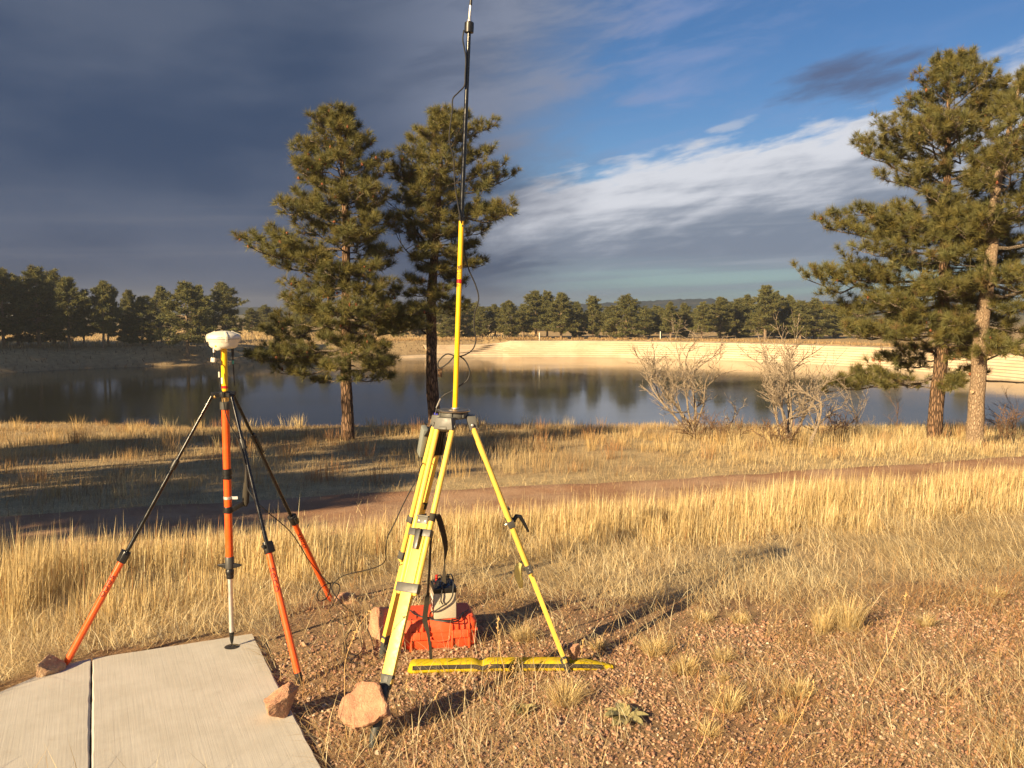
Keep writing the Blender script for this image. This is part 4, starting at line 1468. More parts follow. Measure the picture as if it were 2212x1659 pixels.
# ------------------------------------------------------------------ yellow bag on the gravel
def make_bag():
    a, b = gnd(878, 1460), gnd(1326, 1449)
    a.z += 0.0; u = (b - a); u.z = 0; L = u.length; u.normalize(); v = Vector((-u.y, u.x, 0)); up_ = Vector((0, 0, 1))
    base = (a + b) / 2; base.z = gh(base.x, base.y) - 0.003
    root = empty('tripod_bag', base, 'long limp yellow cloth bag with black zip lying on the gravel', 'bag')
    st = a.copy(); st.z = base.z
    n, k = 70, 18
    vs_, fs_ = [], []
    rr = random.Random(3)

    def sec(t):
        end = min(1.0, (t / 0.02)) ** 0.5 if t < 0.02 else 1.0
        tail = 1 - max(0, (t - 0.78) / 0.22) ** 1.6 * 0.72
        pinch = 1 - 0.30 * math.exp(-((t - 0.36) / 0.022) ** 2)
        w = 0.060 * end * tail
        h = 0.070 * end * (tail * 0.9 + 0.1) * pinch
        return w, h
    for i in range(n):
        t = i / (n - 1)
        w, h = sec(t)
        c = st + u * (t * L) + v * (0.055 + 0.012 * math.sin(t * 5.0)) + up_ * 0
        for q in range(k):
            an = 2 * math.pi * q / k
            cx, cz = math.cos(an), math.sin(an)
            sgn = lambda z_: math.copysign(abs(z_) ** 0.75, z_)
            wr = 1 + 0.07 * mnoise.noise(Vector((t * 26, an * 1.2, 3))) + 0.04 * mnoise.noise(Vector((t * 70, an * 2, 9)))
            vs_.append(c + v * (sgn(cx) * w * wr) + up_ * (h * 0.5 + sgn(cz) * h * 0.5 * wr))
    for i in range(n - 1):
        for q in range(k):
            q2 = (q + 1) % k
            fs_.append((i * k + q, i * k + q2, i * k + k + q2, i * k + k + q))
    fs_ += [tuple(reversed(range(k))), tuple((n - 1) * k + q for q in range(k))]
    MB().add(vs_, fs_).build('bag_body', M['bag'], root)
    zp_ = []
    for i in range(2, n - 4):
        t = i / (n - 1); w, h = sec(t)
        c = st + u * (t * L) + v * (0.055 + 0.012 * math.sin(t * 5.0))
        zp_.append(c - v * (w * 1.05) + up_ * (h * 0.70))
    MB().ribbon(zp_, 0.024, up_ + v * 0.5, 0.020).build('zip_strip', M['webbing'], root)


make_bag()

# pale pad hanging behind the right leg
def make_padthing():
    P = [px(1124, 1216, 5.36), px(1119, 1226, 5.35), px(1118, 1240, 5.35), px(1121, 1255, 5.35), px(1124, 1270, 5.36)]
    root = empty('pale_pad', P[0], 'pale yellow oval pad hanging beside the lower clamp of the right tripod leg', 'pad')
    c = crom(P, 4)
    n = len(c)
    wd = [max(0.008, 0.040 * math.sin(math.pi * min(0.97, 0.16 + 0.8 * i / (n - 1))) ** 0.6) for i in range(n)]
    MB().ribbon(c, wd, Vector((1, 0.25, 0)), 0.014).build('front_flap', M['pad'], root, bevel=0.003)
    c2 = [p + Vector((0.012, 0.016, -0.004)) for p in c]
    MB().ribbon(c2, [w * 0.85 for w in wd], Vector((1, 0.45, 0)), 0.012).build('back_flap', M['pad'], root, bevel=0.003)
    MB().ring_tube(crom([P[0], px(1128, 1212, 5.38), px(1133, 1216, 5.40)], 3), 0.003, 6).build('cord', M['webbing'], root)


make_padthing()


# ------------------------------------------------------------------ rocks
def rock(name, c, dims, seed, mat, rot, label, cuts=12):
    rr = random.Random(seed)
    bm = bmesh.new()
    for _ in range(cuts):
        d = Vector((rr.gauss(0, 1), rr.gauss(0, 1), rr.gauss(0, 1))).normalized()
        s = rr.uniform(0.82, 1.0)
        m = max(abs(d.x), abs(d.y), abs(d.z))
        d = d * (0.45 + 0.55 / m) * 0.5 * s
        bm.verts.new((d.x * dims[0], d.y * dims[1], d.z * dims[2]))
    r = bmesh.ops.convex_hull(bm, input=bm.verts)
    bmesh.ops.delete(bm, geom=[g for g in r['geom_interior'] if isinstance(g, bmesh.types.BMVert)], context='VERTS')
    bmesh.ops.bevel(bm, geom=bm.edges[:], offset=min(dims) * 0.022, segments=1, affect='EDGES')
    bmesh.ops.triangulate(bm, faces=bm.faces)
    for _ in range(3):
        bmesh.ops.subdivide_edges(bm, edges=[e for e in bm.edges if e.calc_length() > 0.012], cuts=1, use_grid_fill=True)
    bmesh.ops.triangulate(bm, faces=bm.faces)
    bm.normal_update()
    sz = sum(dims) / 3
    for v in bm.verts:
        p = v.co / sz * 4 + Vector((seed, 0, 0))
        st = math.floor(mnoise.noise(p * 1.3) * 5) / 5
        v.co += v.normal * sz * (0.012 * mnoise.noise(p) + 0.022 * st + 0.014 * mnoise.noise(p * 4) + 0.016 * mnoise.noise(p * 10))
    me = bpy.data.meshes.new(name); bm.to_mesh(me); bm.free()
    me.polygons.foreach_set('use_smooth', np.ones(len(me.polygons), bool)); me.set_sharp_from_angle(angle=R(16))
    o = link_mesh(name, me, mat, None, tuple(c))
    o.rotation_euler = rot
    tag(o, label, 'rock', 'rocks weighing down the tripod feet')
    return o


pA = gnd(106, 1462, 0.055)
rock('rock', pA, (0.205, 0.16, 0.16), 3, M['rock_tan'], (0.1, 0.1, 0.5), 'tan block of stone beside the left foot of the orange tripod')
pB = gz(606, 1520, 0.075)
rock('rock', pB + Vector((0.0, 0.03, 0.0)), (0.235, 0.17, 0.20), 12, M['rock'], (0.2, -0.5, 0.5), 'angular pink stone on the slab edge at the near orange leg')


def slab_rock():
    c = px(786, 1523, 4.40)
    out = [(-52, 6), (-44, -14), (-26, -30), (-22, -43), (-4, -50), (22, -44), (34, -36), (40, -18), (52, 2), (53, 20), (40, 26), (30, 36), (10, 41), (-8, 44), (-14, 47), (-22, 42), (-42, 36), (-50, 24)]
    k = 4.40 / F * 1.06
    vs_, fs_ = [], []
    nrm = Vector((-0.12, -0.82, 0.56)).normalized()
    ux = Vector((1, 0, 0)); ux = (ux - nrm * ux.dot(nrm)).normalized()
    uz = nrm.cross(ux); uz = uz if uz.z > 0 else -uz
    n = len(out)
    for sc, dep in ((0.955, 0.024), (1.0, 0.016), (1.02, -0.018), (0.84, -0.036)):
        for i, (x, y) in enumerate(out):
            j = 1 + 0.03 * math.sin(i * 7.3 + dep * 90)
            vs_.append(c + ux * (x * k * sc * j) + uz * (-y * k * sc * j * 1.0) + nrm * (dep + 0.004 * math.sin(i * 3.1)))
    for r in range(3):
        for i in range(n):
            j = (i + 1) % n
            fs_.append((r * n + i, r * n + j, (r + 1) * n + j, (r + 1) * n + i))
    fs_ += [tuple(range(n)), tuple(3 * n + i for i in reversed(range(n)))]
    o = MB().add(vs_, fs_).build('rock', M['rock'], None, origin=tuple(c), smooth=False)
    bm = bmesh.new(); bm.from_mesh(o.data)
    bmesh.ops.triangulate(bm, faces=bm.faces)
    for _ in range(2):
        bmesh.ops.subdivide_edges(bm, edges=bm.edges[:], cuts=1, use_grid_fill=True)
    bm.normal_update()
    for v in bm.verts:
        p = v.co * 22
        v.co += v.normal * (0.004 * math.floor(mnoise.noise(p * 0.8) * 4) / 2 + 0.003 * mnoise.noise(p * 3.1) + 0.0022 * mnoise.noise(p * 8))
    bm.to_mesh(o.data); bm.free()
    o.data.polygons.foreach_set('use_smooth', np.ones(len(o.data.polygons), bool)); o.data.set_sharp_from_angle(angle=R(18))
    tag(o, 'flat pink slab of stone leaning on the front foot of the yellow tripod', 'rock', 'rocks weighing down the tripod feet')


slab_rock()
pD = gnd(826, 1390, 0.09)
rock('rock', pD + Vector((-0.02, 0.08, 0.02)), (0.27, 0.20, 0.25), 22, M['rock'], (0.0, 0.2, 0.9), 'rounded pink stone behind the rear leg of the yellow tripod')
pE = px(1238, 1404, 5.33)
rock('rock', pE + Vector((0.0, 0.02, 0.0)), (0.10, 0.09, 0.20), 33, M['rock'], (0.1, -0.22, 0.4), 'narrow upright pink stone against the right foot of the yellow tripod', 12)
pF = gnd(742, 1302, 0.05)
rock('rock', pF + Vector((0.03, 0, -0.03)), (0.22, 0.16, 0.11), 40, M['rock'], (0.05, 0.1, 0.2), 'low pink stone in the grass at the far foot of the orange tripod')
# ------------------------------------------------------------------ pines
def tuft_template(n, lo, hi, length, width, seed):
    r = np.random.default_rng(seed)
    th = np.radians(r.uniform(lo, hi, n)); ph = r.uniform(0, 2 * np.pi, n)
    d = np.stack([np.sin(th) * np.cos(ph), np.sin(th) * np.sin(ph), np.cos(th)], -1)
    ln = length * r.uniform(0.75, 1.1, n)
    base = np.stack([np.zeros(n), np.zeros(n), -r.uniform(0.0, 0.45, n) * length], -1)
    s = np.cross(d, r.normal(size=(n, 3))); s /= np.linalg.norm(s, axis=1)[:, None]
    V = np.stack([base - s * width / 2, base + s * width / 2, base + d * ln[:, None]], 1)
    return V


def rotz_to(D, rg):
    """(n,3) directions -> (n,3,3) frames with random spin"""
    D = D / np.linalg.norm(D, axis=1)[:, None]
    a = rg.normal(size=D.shape)
    u = np.cross(D, a); u /= np.linalg.norm(u, axis=1)[:, None]
    w = np.cross(D, u)
    return np.stack([u, w, D], -1)


def needles_mesh(P, D, S, C, templates, rg):
    """tufts: positions, directions, sizes, colours"""
    P = np.array(P); D = np.array(D); S = np.array(S); C = np.array(C)
    fr = rotz_to(D, rg)
    idx = rg.integers(0, len(templates), len(P))
    Vs, Cs = [], []
    for k, t in enumerate(templates):
        m = np.where(idx == k)[0]
        if len(m) == 0: continue
        q = np.einsum('nij,vj->nvi', fr[m], t.reshape(-1, 3)) * S[m][:, None, None] + P[m][:, None, :]
        Vs.append(q.reshape(-1, 3))
        cc = np.repeat(C[m][:, None, :], t.shape[0] * 3, axis=1)
        cc = cc * rg.uniform(0.8, 1.2, (len(m), t.shape[0], 1)).repeat(3, axis=1)
        Cs.append(cc.reshape(-1, 3))
    V = np.concatenate(Vs); Cc = np.concatenate(Cs)
    return V, np.arange(len(V)).reshape(-1, 3), Cc


TUFT_NEAR = [tuft_template(44, 6, 85, 0.19, 0.0095, s) for s in range(5)]
TUFT_FAR = [tuft_template(13, 5, 115, 0.40, 0.085, 50 + s) for s in range(5)]


def grow_pine(seed, trunk, ext, zlow, step, far=False, ncol=(0.158, 0.162, 0.064), cone=0.0, up_top=58, low=-6, dead=()):
    """trunk: list of (x,y,z,r) relative to the base; ext: (z, left, right) reach of the crown"""
    rr = random.Random(seed); rg = np.random.default_rng(seed)
    tz = [p[2] for p in trunk]; H = tz[-1]
    ex_z = [e[0] for e in ext]

    def tr_at(z):
        return Vector((np.interp(z, tz, [p[0] for p in trunk]), np.interp(z, tz, [p[1] for p in trunk]), z)), float(np.interp(z, tz, [p[3] for p in trunk]))

    def reach(z, a):
        l = np.interp(z, ex_z, [e[1] for e in ext]); r = np.interp(z, ex_z, [e[2] for e in ext])
        c, s = math.cos(a), math.sin(a)
        e = max(r if c > 0 else l, 0.05); dpt = max(0.5 * (l + r) * 0.95, 0.05)
        return 1.0 / math.sqrt((c / e) ** 2 + (s / dpt) ** 2)
    limb = MB()
    TP, TD, TS, TC, cones = [], [], [], [], []
    z, az = zlow, rr.uniform(0, 6.28)
    nseg = 5 if far else 8

    def tuft(p, d, s):
        TP.append(tuple(p)); TD.append(tuple(d)); TS.append(s)
        k = rr.uniform(0.72, 1.28)
        w = rr.random()
        if not far and w > 0.97: TC.append((0.20 * k, 0.135 * k, 0.055 * k))
        else: TC.append((ncol[0] * k * (1 + 0.25 * w), ncol[1] * k, ncol[2] * k * (1 - 0.3 * w)))
        if cone and rr.random() < cone:
            cones.append(p - d.normalized() * 0.02 + Vector((rr.uniform(-.05, .05), rr.uniform(-.05, .05), rr.uniform(-.05, .02))))
    while z < H * 0.985:
        f = (z - zlow) / (H - zlow)
        az += 2.399 + rr.uniform(-0.5, 0.5)
        e = R(low + (up_top - low) * f ** 1.35 + rr.uniform(-9, 9))
        Rr = reach(z, az)
        for _ in range(3):
            Rr = reach(min(z + Rr * math.tan(e) * 0.85, H + 0.3), az)
        gap = vn(np.array([az * 1.1]), np.array([z * 0.9]), seed)[0]
        if not far and 0.05 < f < 0.9 and gap < (0.28 if seed in (23, 31) else 0.15): z += step * 0.6; continue
        Rr *= rr.choice((0.55, 0.8, 0.97, 1.05, 1.16))
        if Rr < 0.12: z += step; continue
        if not far and z + Rr * math.tan(e) > H - 0.1: e = math.atan(max(H - 0.1 - z, 0.02) / Rr)
        b0, rt = tr_at(z)
        d = Vector((math.cos(az), math.sin(az), 0)); sd = Vector((-d.y, d.x, 0))
        r0 = min(0.35 * rt + 0.004, 0.008 + 0.013 * Rr) if not far else min(0.4 * rt, 0.03 + 0.01 * Rr)
        bend = rr.uniform(-0.14, 0.14)
        pts, rad = [], []
        for i in range(nseg):
            t = i / (nseg - 1)
            zz = Rr * math.tan(e) * t + (Rr * 0.16 * (t ** 2.4 - t) if f < 0.7 else 0)
            p = b0 + d * (Rr * t) + sd * (Rr * bend * math.sin(t * 3.0)) + Vector((0, 0, zz))
            if not far and i: p += Vector((rr.gauss(0, 1), rr.gauss(0, 1), rr.gauss(0, 1))) * 0.018 * Rr
            pts.append(p); rad.append(r0 * (1 - 0.82 * t))
        limb.ring_tube(pts, rad, 3 if far else 5, cap=False)
        ns = max(3, int(Rr * (3.0 if far else 6.5) + 3))
        for k in range(ns):
            t = 0.26 + 0.74 * (k + rr.random() * 0.6) / ns
            t = min(t, 0.995)
            q = t * (nseg - 1); i0 = min(int(q), nseg - 2)
            p = pts[i0].lerp(pts[i0 + 1], q - i0)
            tang = (pts[i0 + 1] - pts[i0]).normalized()
            a = R(rr.uniform(25, 72)) * (1 if k % 2 else -1)
            sdir = (tang * math.cos(a) + sd * math.sin(a) + Vector((0, 0, rr.uniform(-0.05, 0.5)))).normalized()
            sl = max(0.2 if not far else 0.35, Rr * (0.40 * (1 - t) + 0.13) * rr.uniform(0.7, 1.25))
            if far:
                for q2 in range(rr.choice((2, 3))):
                    tuft(p + sdir * sl * rr.uniform(0.3, 1.0) + Vector((rr.gauss(0, .12), rr.gauss(0, .12), rr.gauss(0, .1))), sdir + Vector((0, 0, 0.6)), rr.uniform(0.8, 1.35))
                continue
            sp = [p]
            for j in range(1, 5):
                u_ = j / 4
                sp.append(p + sdir * (sl * u_) + Vector((0, 0, sl * 0.22 * u_ * u_)) + Vector((rr.gauss(0, 1), rr.gauss(0, 1), rr.gauss(0, 1))) * 0.03 * sl)
            limb.ring_tube(sp, [0.0085, 0.008, 0.007, 0.006, 0.005], 3, cap=False)
            nt = max(3, int(sl / 0.095))
            for j in range(nt):
                u_ = 0.22 + 0.78 * (j + 1) / nt
                q2 = min(u_, 0.999) * 4; i2 = int(q2)
                pp = sp[i2].lerp(sp[i2 + 1], q2 - i2)
                st = (sp[i2 + 1] - sp[i2]).normalized()
                if j == nt - 1:
                    dd = (st + Vector((0, 0, 0.35))).normalized(); tl = 0.04
                else:
                    dd = (st * 0.7 + Vector((rr.gauss(0, 0.55), rr.gauss(0, 0.55), 0.25 + rr.gauss(0, 0.35)))).normalized(); tl = rr.uniform(0.06, 0.17)
                e2 = pp + dd * tl
                if tl > 0.09 and rr.random() < 0.6: limb.ring_tube([pp, e2], [0.0055, 0.005], 3, cap=False)
                tuft(e2, dd, rr.uniform(0.78, 1.2))
        z += step * rr.uniform(0.55, 1.45) * (1 - 0.35 * f)
    # leader
    tp, _ = tr_at(H)
    for k in range(3 if far else 7):
        tuft(tp + Vector((rr.gauss(0, .05), rr.gauss(0, .05), rr.uniform(-0.3, 0.05))), Vector((rr.gauss(0, .4), rr.gauss(0, .4), 1)), 1.05)
    dls = []
    for (z0, a, ln, rise) in dead:
        b0, rt = tr_at(z0)
        dl = MB(); dls.append(dl)
        def twig(p, d, ln, r, lev):
            n = 6
            pts = [p]
            for i in range(1, n + 1):
                d = (d + Vector((rr.gauss(0, .16), rr.gauss(0, .16), rr.gauss(0, .16)))).normalized()
                p = p + d * (ln / n); pts.append(p)
                if lev < 2 and i > 1 and rr.random() < 0.75:
                    dd = (d + Vector((rr.gauss(0, .6), rr.gauss(0, .6), rr.gauss(0, .6)))).normalized()
                    twig(p, dd, ln * rr.uniform(0.25, 0.45), r * 0.45, lev + 1)
            dl.ring_tube(pts, [max(r * (1 - 0.75 * i / n), 0.004) for i in range(n + 1)], 4, cap=False)
        twig(b0, Vector((math.cos(a), math.sin(a) * 0.6, rise)).normalized(), ln, 0.028, 0)
    V, T, C = needles_mesh(TP, TD, TS, TC, TUFT_FAR if far else TUFT_NEAR, rg)
    return limb, (V, T, C), cones, dls


def trunk_mb(trunk, n=16, rough=0.06, seed=0):
    mb = MB()
    pts, rads = [], []
    P = crom([(p[0], p[1], p[2]) for p in trunk], 6)
    tz = [p[2] for p in trunk]
    for p in P:
        pts.append(p); rads.append(float(np.interp(p.z, tz, [q[3] for q in trunk])))
    mb.ring_tube(pts, rads, n)
    for v in mb.v:
        q = Vector((v.x * 7, v.y * 7, v.z * 2.2 + seed))
        ax = Vector((np.interp(v.z, tz, [t[0] for t in trunk]), np.interp(v.z, tz, [t[1] for t in trunk]), v.z))
        dv = v - ax
        v += dv * (rough * 2.0 * mnoise.noise(q) + rough * mnoise.noise(q * 3))
    return mb


def ico_small():
    bm = bmesh.new(); bmesh.ops.create_icosphere(bm, subdivisions=1, radius=1.0)
    V = np.array([v.co[:] for v in bm.verts]); T = np.array([[v.index for v in f.verts] for f in bm.faces]); bm.free()
    return V, T


ICO_V, ICO_T = ico_small()


def near_pine(name, base, trunk, ext, zlow, step, seed, label, bark, limbm, cone=0.03, dead=(), ncol=(0.158, 0.162, 0.064), up_top=58, low=-6, group='ponderosa pines on the near bank'):
    root = empty(name, base, label, 'pine tree', group)
    tm = trunk_mb(trunk, 18, 0.07, seed)
    tm.v = [v + Vector(base) for v in tm.v]
    tm.build('trunk', bark, root)
    limb, (V, T, C), cones, dls = grow_pine(seed, trunk, ext, zlow, step, False, ncol, cone, up_top, low, dead)
    limb.v = [v + Vector(base) for v in limb.v]
    limb.build('branches', limbm, root)
    for dl in dls:
        dl.v = [v + Vector(base) for v in dl.v]
        dl.build('dead_branch', M['darklimb'], root)
    print(name, 'needle triangles', len(T))
    link_mesh('crown', np_mesh('crown', V, T, C), M['needle'], root)
    if cones:
        cp = np.array([tuple(c) for c in cones]); m = len(cp)
        sc = rng.uniform(0.024, 0.040, (m, 1, 3)) * np.array([1, 1, 1.35])
        VV = (ICO_V[None] * sc * rng.uniform(0.8, 1.2, (m, len(ICO_V), 1)) + cp[:, None, :]).reshape(-1, 3)
        TT = (ICO_T[None] + (np.arange(m) * len(ICO_V))[:, None, None]).reshape(-1, 3)
        cc = np.array([0.24, 0.085, 0.04]) * rng.uniform(0.6, 1.3, (m, 1)); cc = np.repeat(cc[:, None, :], len(ICO_V), 1).reshape(-1, 3)
        co = link_mesh('cones', np_mesh('cones', VV, TT, cc), M['cone'], root)
        co['kind'] = 'stuff'
    return root


def ext_from_px(rows, xt, Yd, base, grow=1.0):
    """rows of (y, xleft, xright) in the picture -> (z, left, right) in metres round the trunk"""
    out = []
    for y, a, b in rows:
        p = px(xt, y, Yd)
        out.append((p.z - base.z, max((xt - a) / F * Yd * grow, 0.05), max((b - xt) / F * Yd * grow, 0.05)))
    return sorted(out)


def lean_trunk(pts, Yd, base, depth=None):
    """pts (x, y, radius) in the picture"""
    out = []
    for i, (x, y, r) in enumerate(pts):
        p = px(x, y, Yd)
        out.append((p.x - base.x, 0.0 if depth is None else depth[i], p.z - base.z, r))
    return out


# first pine, left of the mast
b1 = gnd(752, 950); Y1 = b1.y
ext1 = ext_from_px([(236, 715, 755), (262, 690, 772), (275, 652, 778), (300, 662, 790), (335, 648, 812), (372, 640, 842), (400, 640, 850), (440, 612, 852), (475, 585, 850), (500, 560, 846), (530, 524, 842), (560, 535, 836), (590, 560, 838), (615, 575, 845), (645, 575, 868), (680, 530, 895), (715, 520, 892), (750, 522, 880), (775, 560, 868), (800, 588, 850), (830, 640, 820)], 748, Y1, b1)
tr1 = lean_trunk([(752, 958, 0.185), (752, 935, 0.165), (751, 900, 0.15), (748, 830, 0.135), (747, 700, 0.12), (748, 560, 0.10), (744, 420, 0.07), (735, 310, 0.04), (732, 236, 0.012)], Y1, b1)
near_pine('pine_tree', b1, tr1, ext1, tr1[3][2] + 0.12, 0.074, 5, 'bushy green pine full of cones left of the tall mast', M['bark_red'], M['limb'], 0.032, up_top=36)

# second pine, behind the mast
b2 = gnd(938, 938); Y2 = b2.y
ext2 = ext_from_px([(240, 940, 985), (258, 924, 1010), (280, 925, 1050), (296, 880, 1040), (315, 876, 1078), (345, 865, 1035), (375, 852, 1058), (405, 846, 1075), (440, 850, 1098), (470, 862, 1116), (505, 866, 1112), (535, 890, 1096), (560, 905, 1050), (590, 893, 1012), (620, 880, 1020), (650, 872, 1036), (680, 885, 985), (710, 915, 972)], 938, Y2, b2, 1.13)
tr2 = lean_trunk([(939, 946, 0.19), (938, 900, 0.16), (933, 820, 0.15), (932, 740, 0.14), (932, 650, 0.125), (938, 560, 0.105), (945, 460, 0.085), (950, 360, 0.055), (958, 290, 0.035), (960, 242, 0.012)], Y2, b2)
near_pine('pine_tree', b2, tr2, ext2, tr2[4][2] - 0.3, 0.080, 17, 'open crowned pine with bare dead limbs behind the tall mast', M['bark_red'], M['limb'], 0.008,
          dead=((tr2[5][2] - 0.15, 3.3, 1.25, 0.15), (tr2[5][2] + 0.25, 2.95, 1.3, 0.30), (tr2[5][2] + 0.7, 3.4, 1.35, 0.25), (tr2[4][2] - 0.3, 3.6, 0.7, 0.1), (tr2[5][2] - 0.1, -0.4, 1.0, -0.35), (tr2[5][2] + 0.35, -0.7, 1.0, -0.3), (tr2[4][2] - 0.9, 3.0, 0.35, 0.2)), up_top=36)

# pines at the right edge
b3 = gnd(2030, 950); Y3 = b3.y
ext3 = ext_from_px([(116, 2030, 2072), (140, 2002, 2092), (170, 1985, 2120), (205, 1970, 2150), (240, 1935, 2165), (270, 1895, 2180), (300, 1856, 2190), (335, 1856, 2195), (370, 1890, 2195), (405, 1915, 2190), (435, 1918, 2190), (460, 1842, 2190), (500, 1822, 2190), (545, 1832, 2190), (575, 1800, 2190), (596, 1778, 2185), (630, 1802, 2180), (662, 1832, 2170), (700, 1806, 2150), (745, 1806, 2140), (780, 1800, 2130), (812, 1790, 2110), (840, 1850, 2090)], 2042, Y3, b3)
tr3 = lean_trunk([(2018, 958, 0.20), (2020, 930, 0.175), (2024, 860, 0.16), (2034, 770, 0.15), (2038, 640, 0.13), (2042, 500, 0.11), (2046, 380, 0.085), (2048, 250, 0.05), (2050, 118, 0.012)], Y3, b3)
near_pine('pine_tree', b3, tr3, ext3, tr3[2][2] + 0.25, 0.068, 23, 'big dense pine reaching out over the lake near the right edge', M['bark_red'], M['limb'], 0.02, up_top=38)
b4 = gnd(2105, 957); b4 = Vector((b4.x, b4.y, b4.z)); Y4 = b4.y - 0.55
b4 = Vector((px(2105, 957, Y4).x, Y4, gh(px(2105, 957, Y4).x, Y4)))
ext4 = ext_from_px([(160, 2185, 2250), (200, 2150, 2290), (250, 2120, 2330), (300, 2095, 2360), (360, 2070, 2380), (430, 2060, 2400), (520, 2050, 2420), (620, 2060, 2430), (700, 2075, 2420), (760, 2090, 2400), (820, 2090, 2380)], 2160, Y4, b4)
tr4 = lean_trunk([(2105, 966, 0.21), (2106, 930, 0.185), (2112, 830, 0.165), (2120, 700, 0.15), (2136, 600, 0.135), (2146, 500, 0.12), (2150, 420, 0.10), (2166, 340, 0.075), (2190, 240, 0.045), (2205, 165, 0.012)], Y4, b4)
near_pine('pine_tree', b4, tr4, ext4, tr4[2][2] + 0.6, 0.105, 31, 'pine with a pale bare leaning trunk at the right edge', M['bark_tan'], M['limb'], 0.02, up_top=40,
          dead=((tr4[2][2] + 0.1, -0.3, 1.4, -0.12), (tr4[2][2] + 0.5, 0.2, 1.3, 0.1), (tr4[3][2] - 0.5, 2.9, 0.9, 0.05)))
kn = MB(); kp = px(2106, 846, Y4 - 0.17)
kn.lathe(kp + Vector((-0.045, 0.03, 0)), (-0.3, -1, 0), [(0.035, -0.01), (0.042, 0.006), (0.030, 0.012), (0.018, 0.004), (0.002, 0.004)], 14)
kn.build('branch_scar', M['rock_tan'], bpy.data.objects[[o.name for o in bpy.data.objects if o.name.startswith('pine_tree')][-1]])

# small brown box on the second trunk
bx = px(950.5, 806, Y2 - 0.05)
nb = empty('nest_box', bx, 'small brown wooden box fixed to the trunk behind the mast', 'nest box')
MB().box(bx, (0.052, 0, 0), (0, 0.07, 0), (0, 0, 0.10)).build('box_body', M['birdbox'], nb, bevel=0.004)
MB().box(bx + Vector((0.005, -0.01, 0.108)), (0.085, 0, 0.006), (0, 0.10, 0), (0, 0, 0.008)).build('box_roof', M['birdbox'], nb)


# ------------------------------------------------------------------ middle distance and far pines (shared meshes, one object each)
def far_variant(seed, H, wid, zl, step):
    rr = random.Random(seed)
    ext = []
    for f, w in ((zl * 0.8, 0.55), (zl + 0.05, 0.9), (0.4, 1.0), (0.55, 0.95), (0.68, 0.9), (0.8, 0.72), (0.9, 0.5), (1.0, 0.14)):
        ext.append((f * H, wid * w * rr.uniform(0.6, 1.25), wid * w * rr.uniform(0.6, 1.25)))
    ext.sort()
    lean = rr.uniform(-0.25, 0.25)
    trunk = [(0, 0, -0.4, 0.24), (0, 0, 0.3, 0.20), (lean * 0.4, 0, H * 0.4, 0.155), (lean, 0, H * 0.75, 0.09), (lean * 1.1, 0, H, 0.02)]
    limb, (V, T, C), _, _ = grow_pine(seed, trunk, ext, zl * H, step, True, (0.150, 0.162, 0.068), 0, 48, -12)
    tm = trunk_mb(trunk, 8, 0.05, seed)
    tm.add(limb.v, limb.f)
    o1 = tm.build('variant_trunk', M['bark_tan'], None)
    tme = o1.data; bpy.data.objects.remove(o1)
    cme = np_mesh('far_crown', V, T, C)
    cme.materials.append(M['needle'])
    return tme, cme, H


VAR = [far_variant(101, 9.0, 2.9, 0.20, 0.105), far_variant(102, 9.0, 2.5, 0.24, 0.10), far_variant(103, 9.0, 3.4, 0.26, 0.105),
       far_variant(104, 9.0, 2.7, 0.08, 0.10), far_variant(105, 9.0, 3.5, 0.10, 0.105), far_variant(106, 9.0, 2.3, 0.14, 0.095),
       far_variant(107, 9.0, 3.1, 0.05, 0.115), far_variant(108, 9.0, 2.4, 0.05, 0.11), far_variant(109, 9.0, 3.6, 0.3, 0.12)]
print('far tris', [len(v[1].polygons) for v in VAR])


def far_pine(x, y, H, k, rz, label, group, wid=1.0):
    tme, cme, h0 = VAR[k % len(VAR)]
    z = gh(x, y)
    root = empty('pine_tree', (x, y, z), label, 'pine tree', group)
    root.scale = (H / h0 * wid, H / h0 * wid, H / h0)
    root.rotation_euler = (0, 0, rz)
    for nm, m_ in (('trunk', tme), ('crown', cme)):
        o = bpy.data.objects.new(nm, m_); COL.objects.link(o); o.parent = root
    return root


ORD = ['first', 'second', 'third', 'fourth', 'fifth', 'sixth', 'seventh', 'eighth', 'ninth', 'tenth', 'eleventh', 'twelfth', 'thirteenth', 'fourteenth', 'fifteenth', 'sixteenth', 'seventeenth', 'eighteenth', 'nineteenth', 'twentieth',
       'twenty-first', 'twenty-second', 'twenty-third', 'twenty-fourth', 'twenty-fifth', 'twenty-sixth', 'twenty-seventh', 'twenty-eighth', 'twenty-ninth', 'thirtieth', 'thirty-first', 'thirty-second', 'thirty-third', 'thirty-fourth', 'thirty-fifth', 'thirty-sixth']
rt_ = random.Random(77)
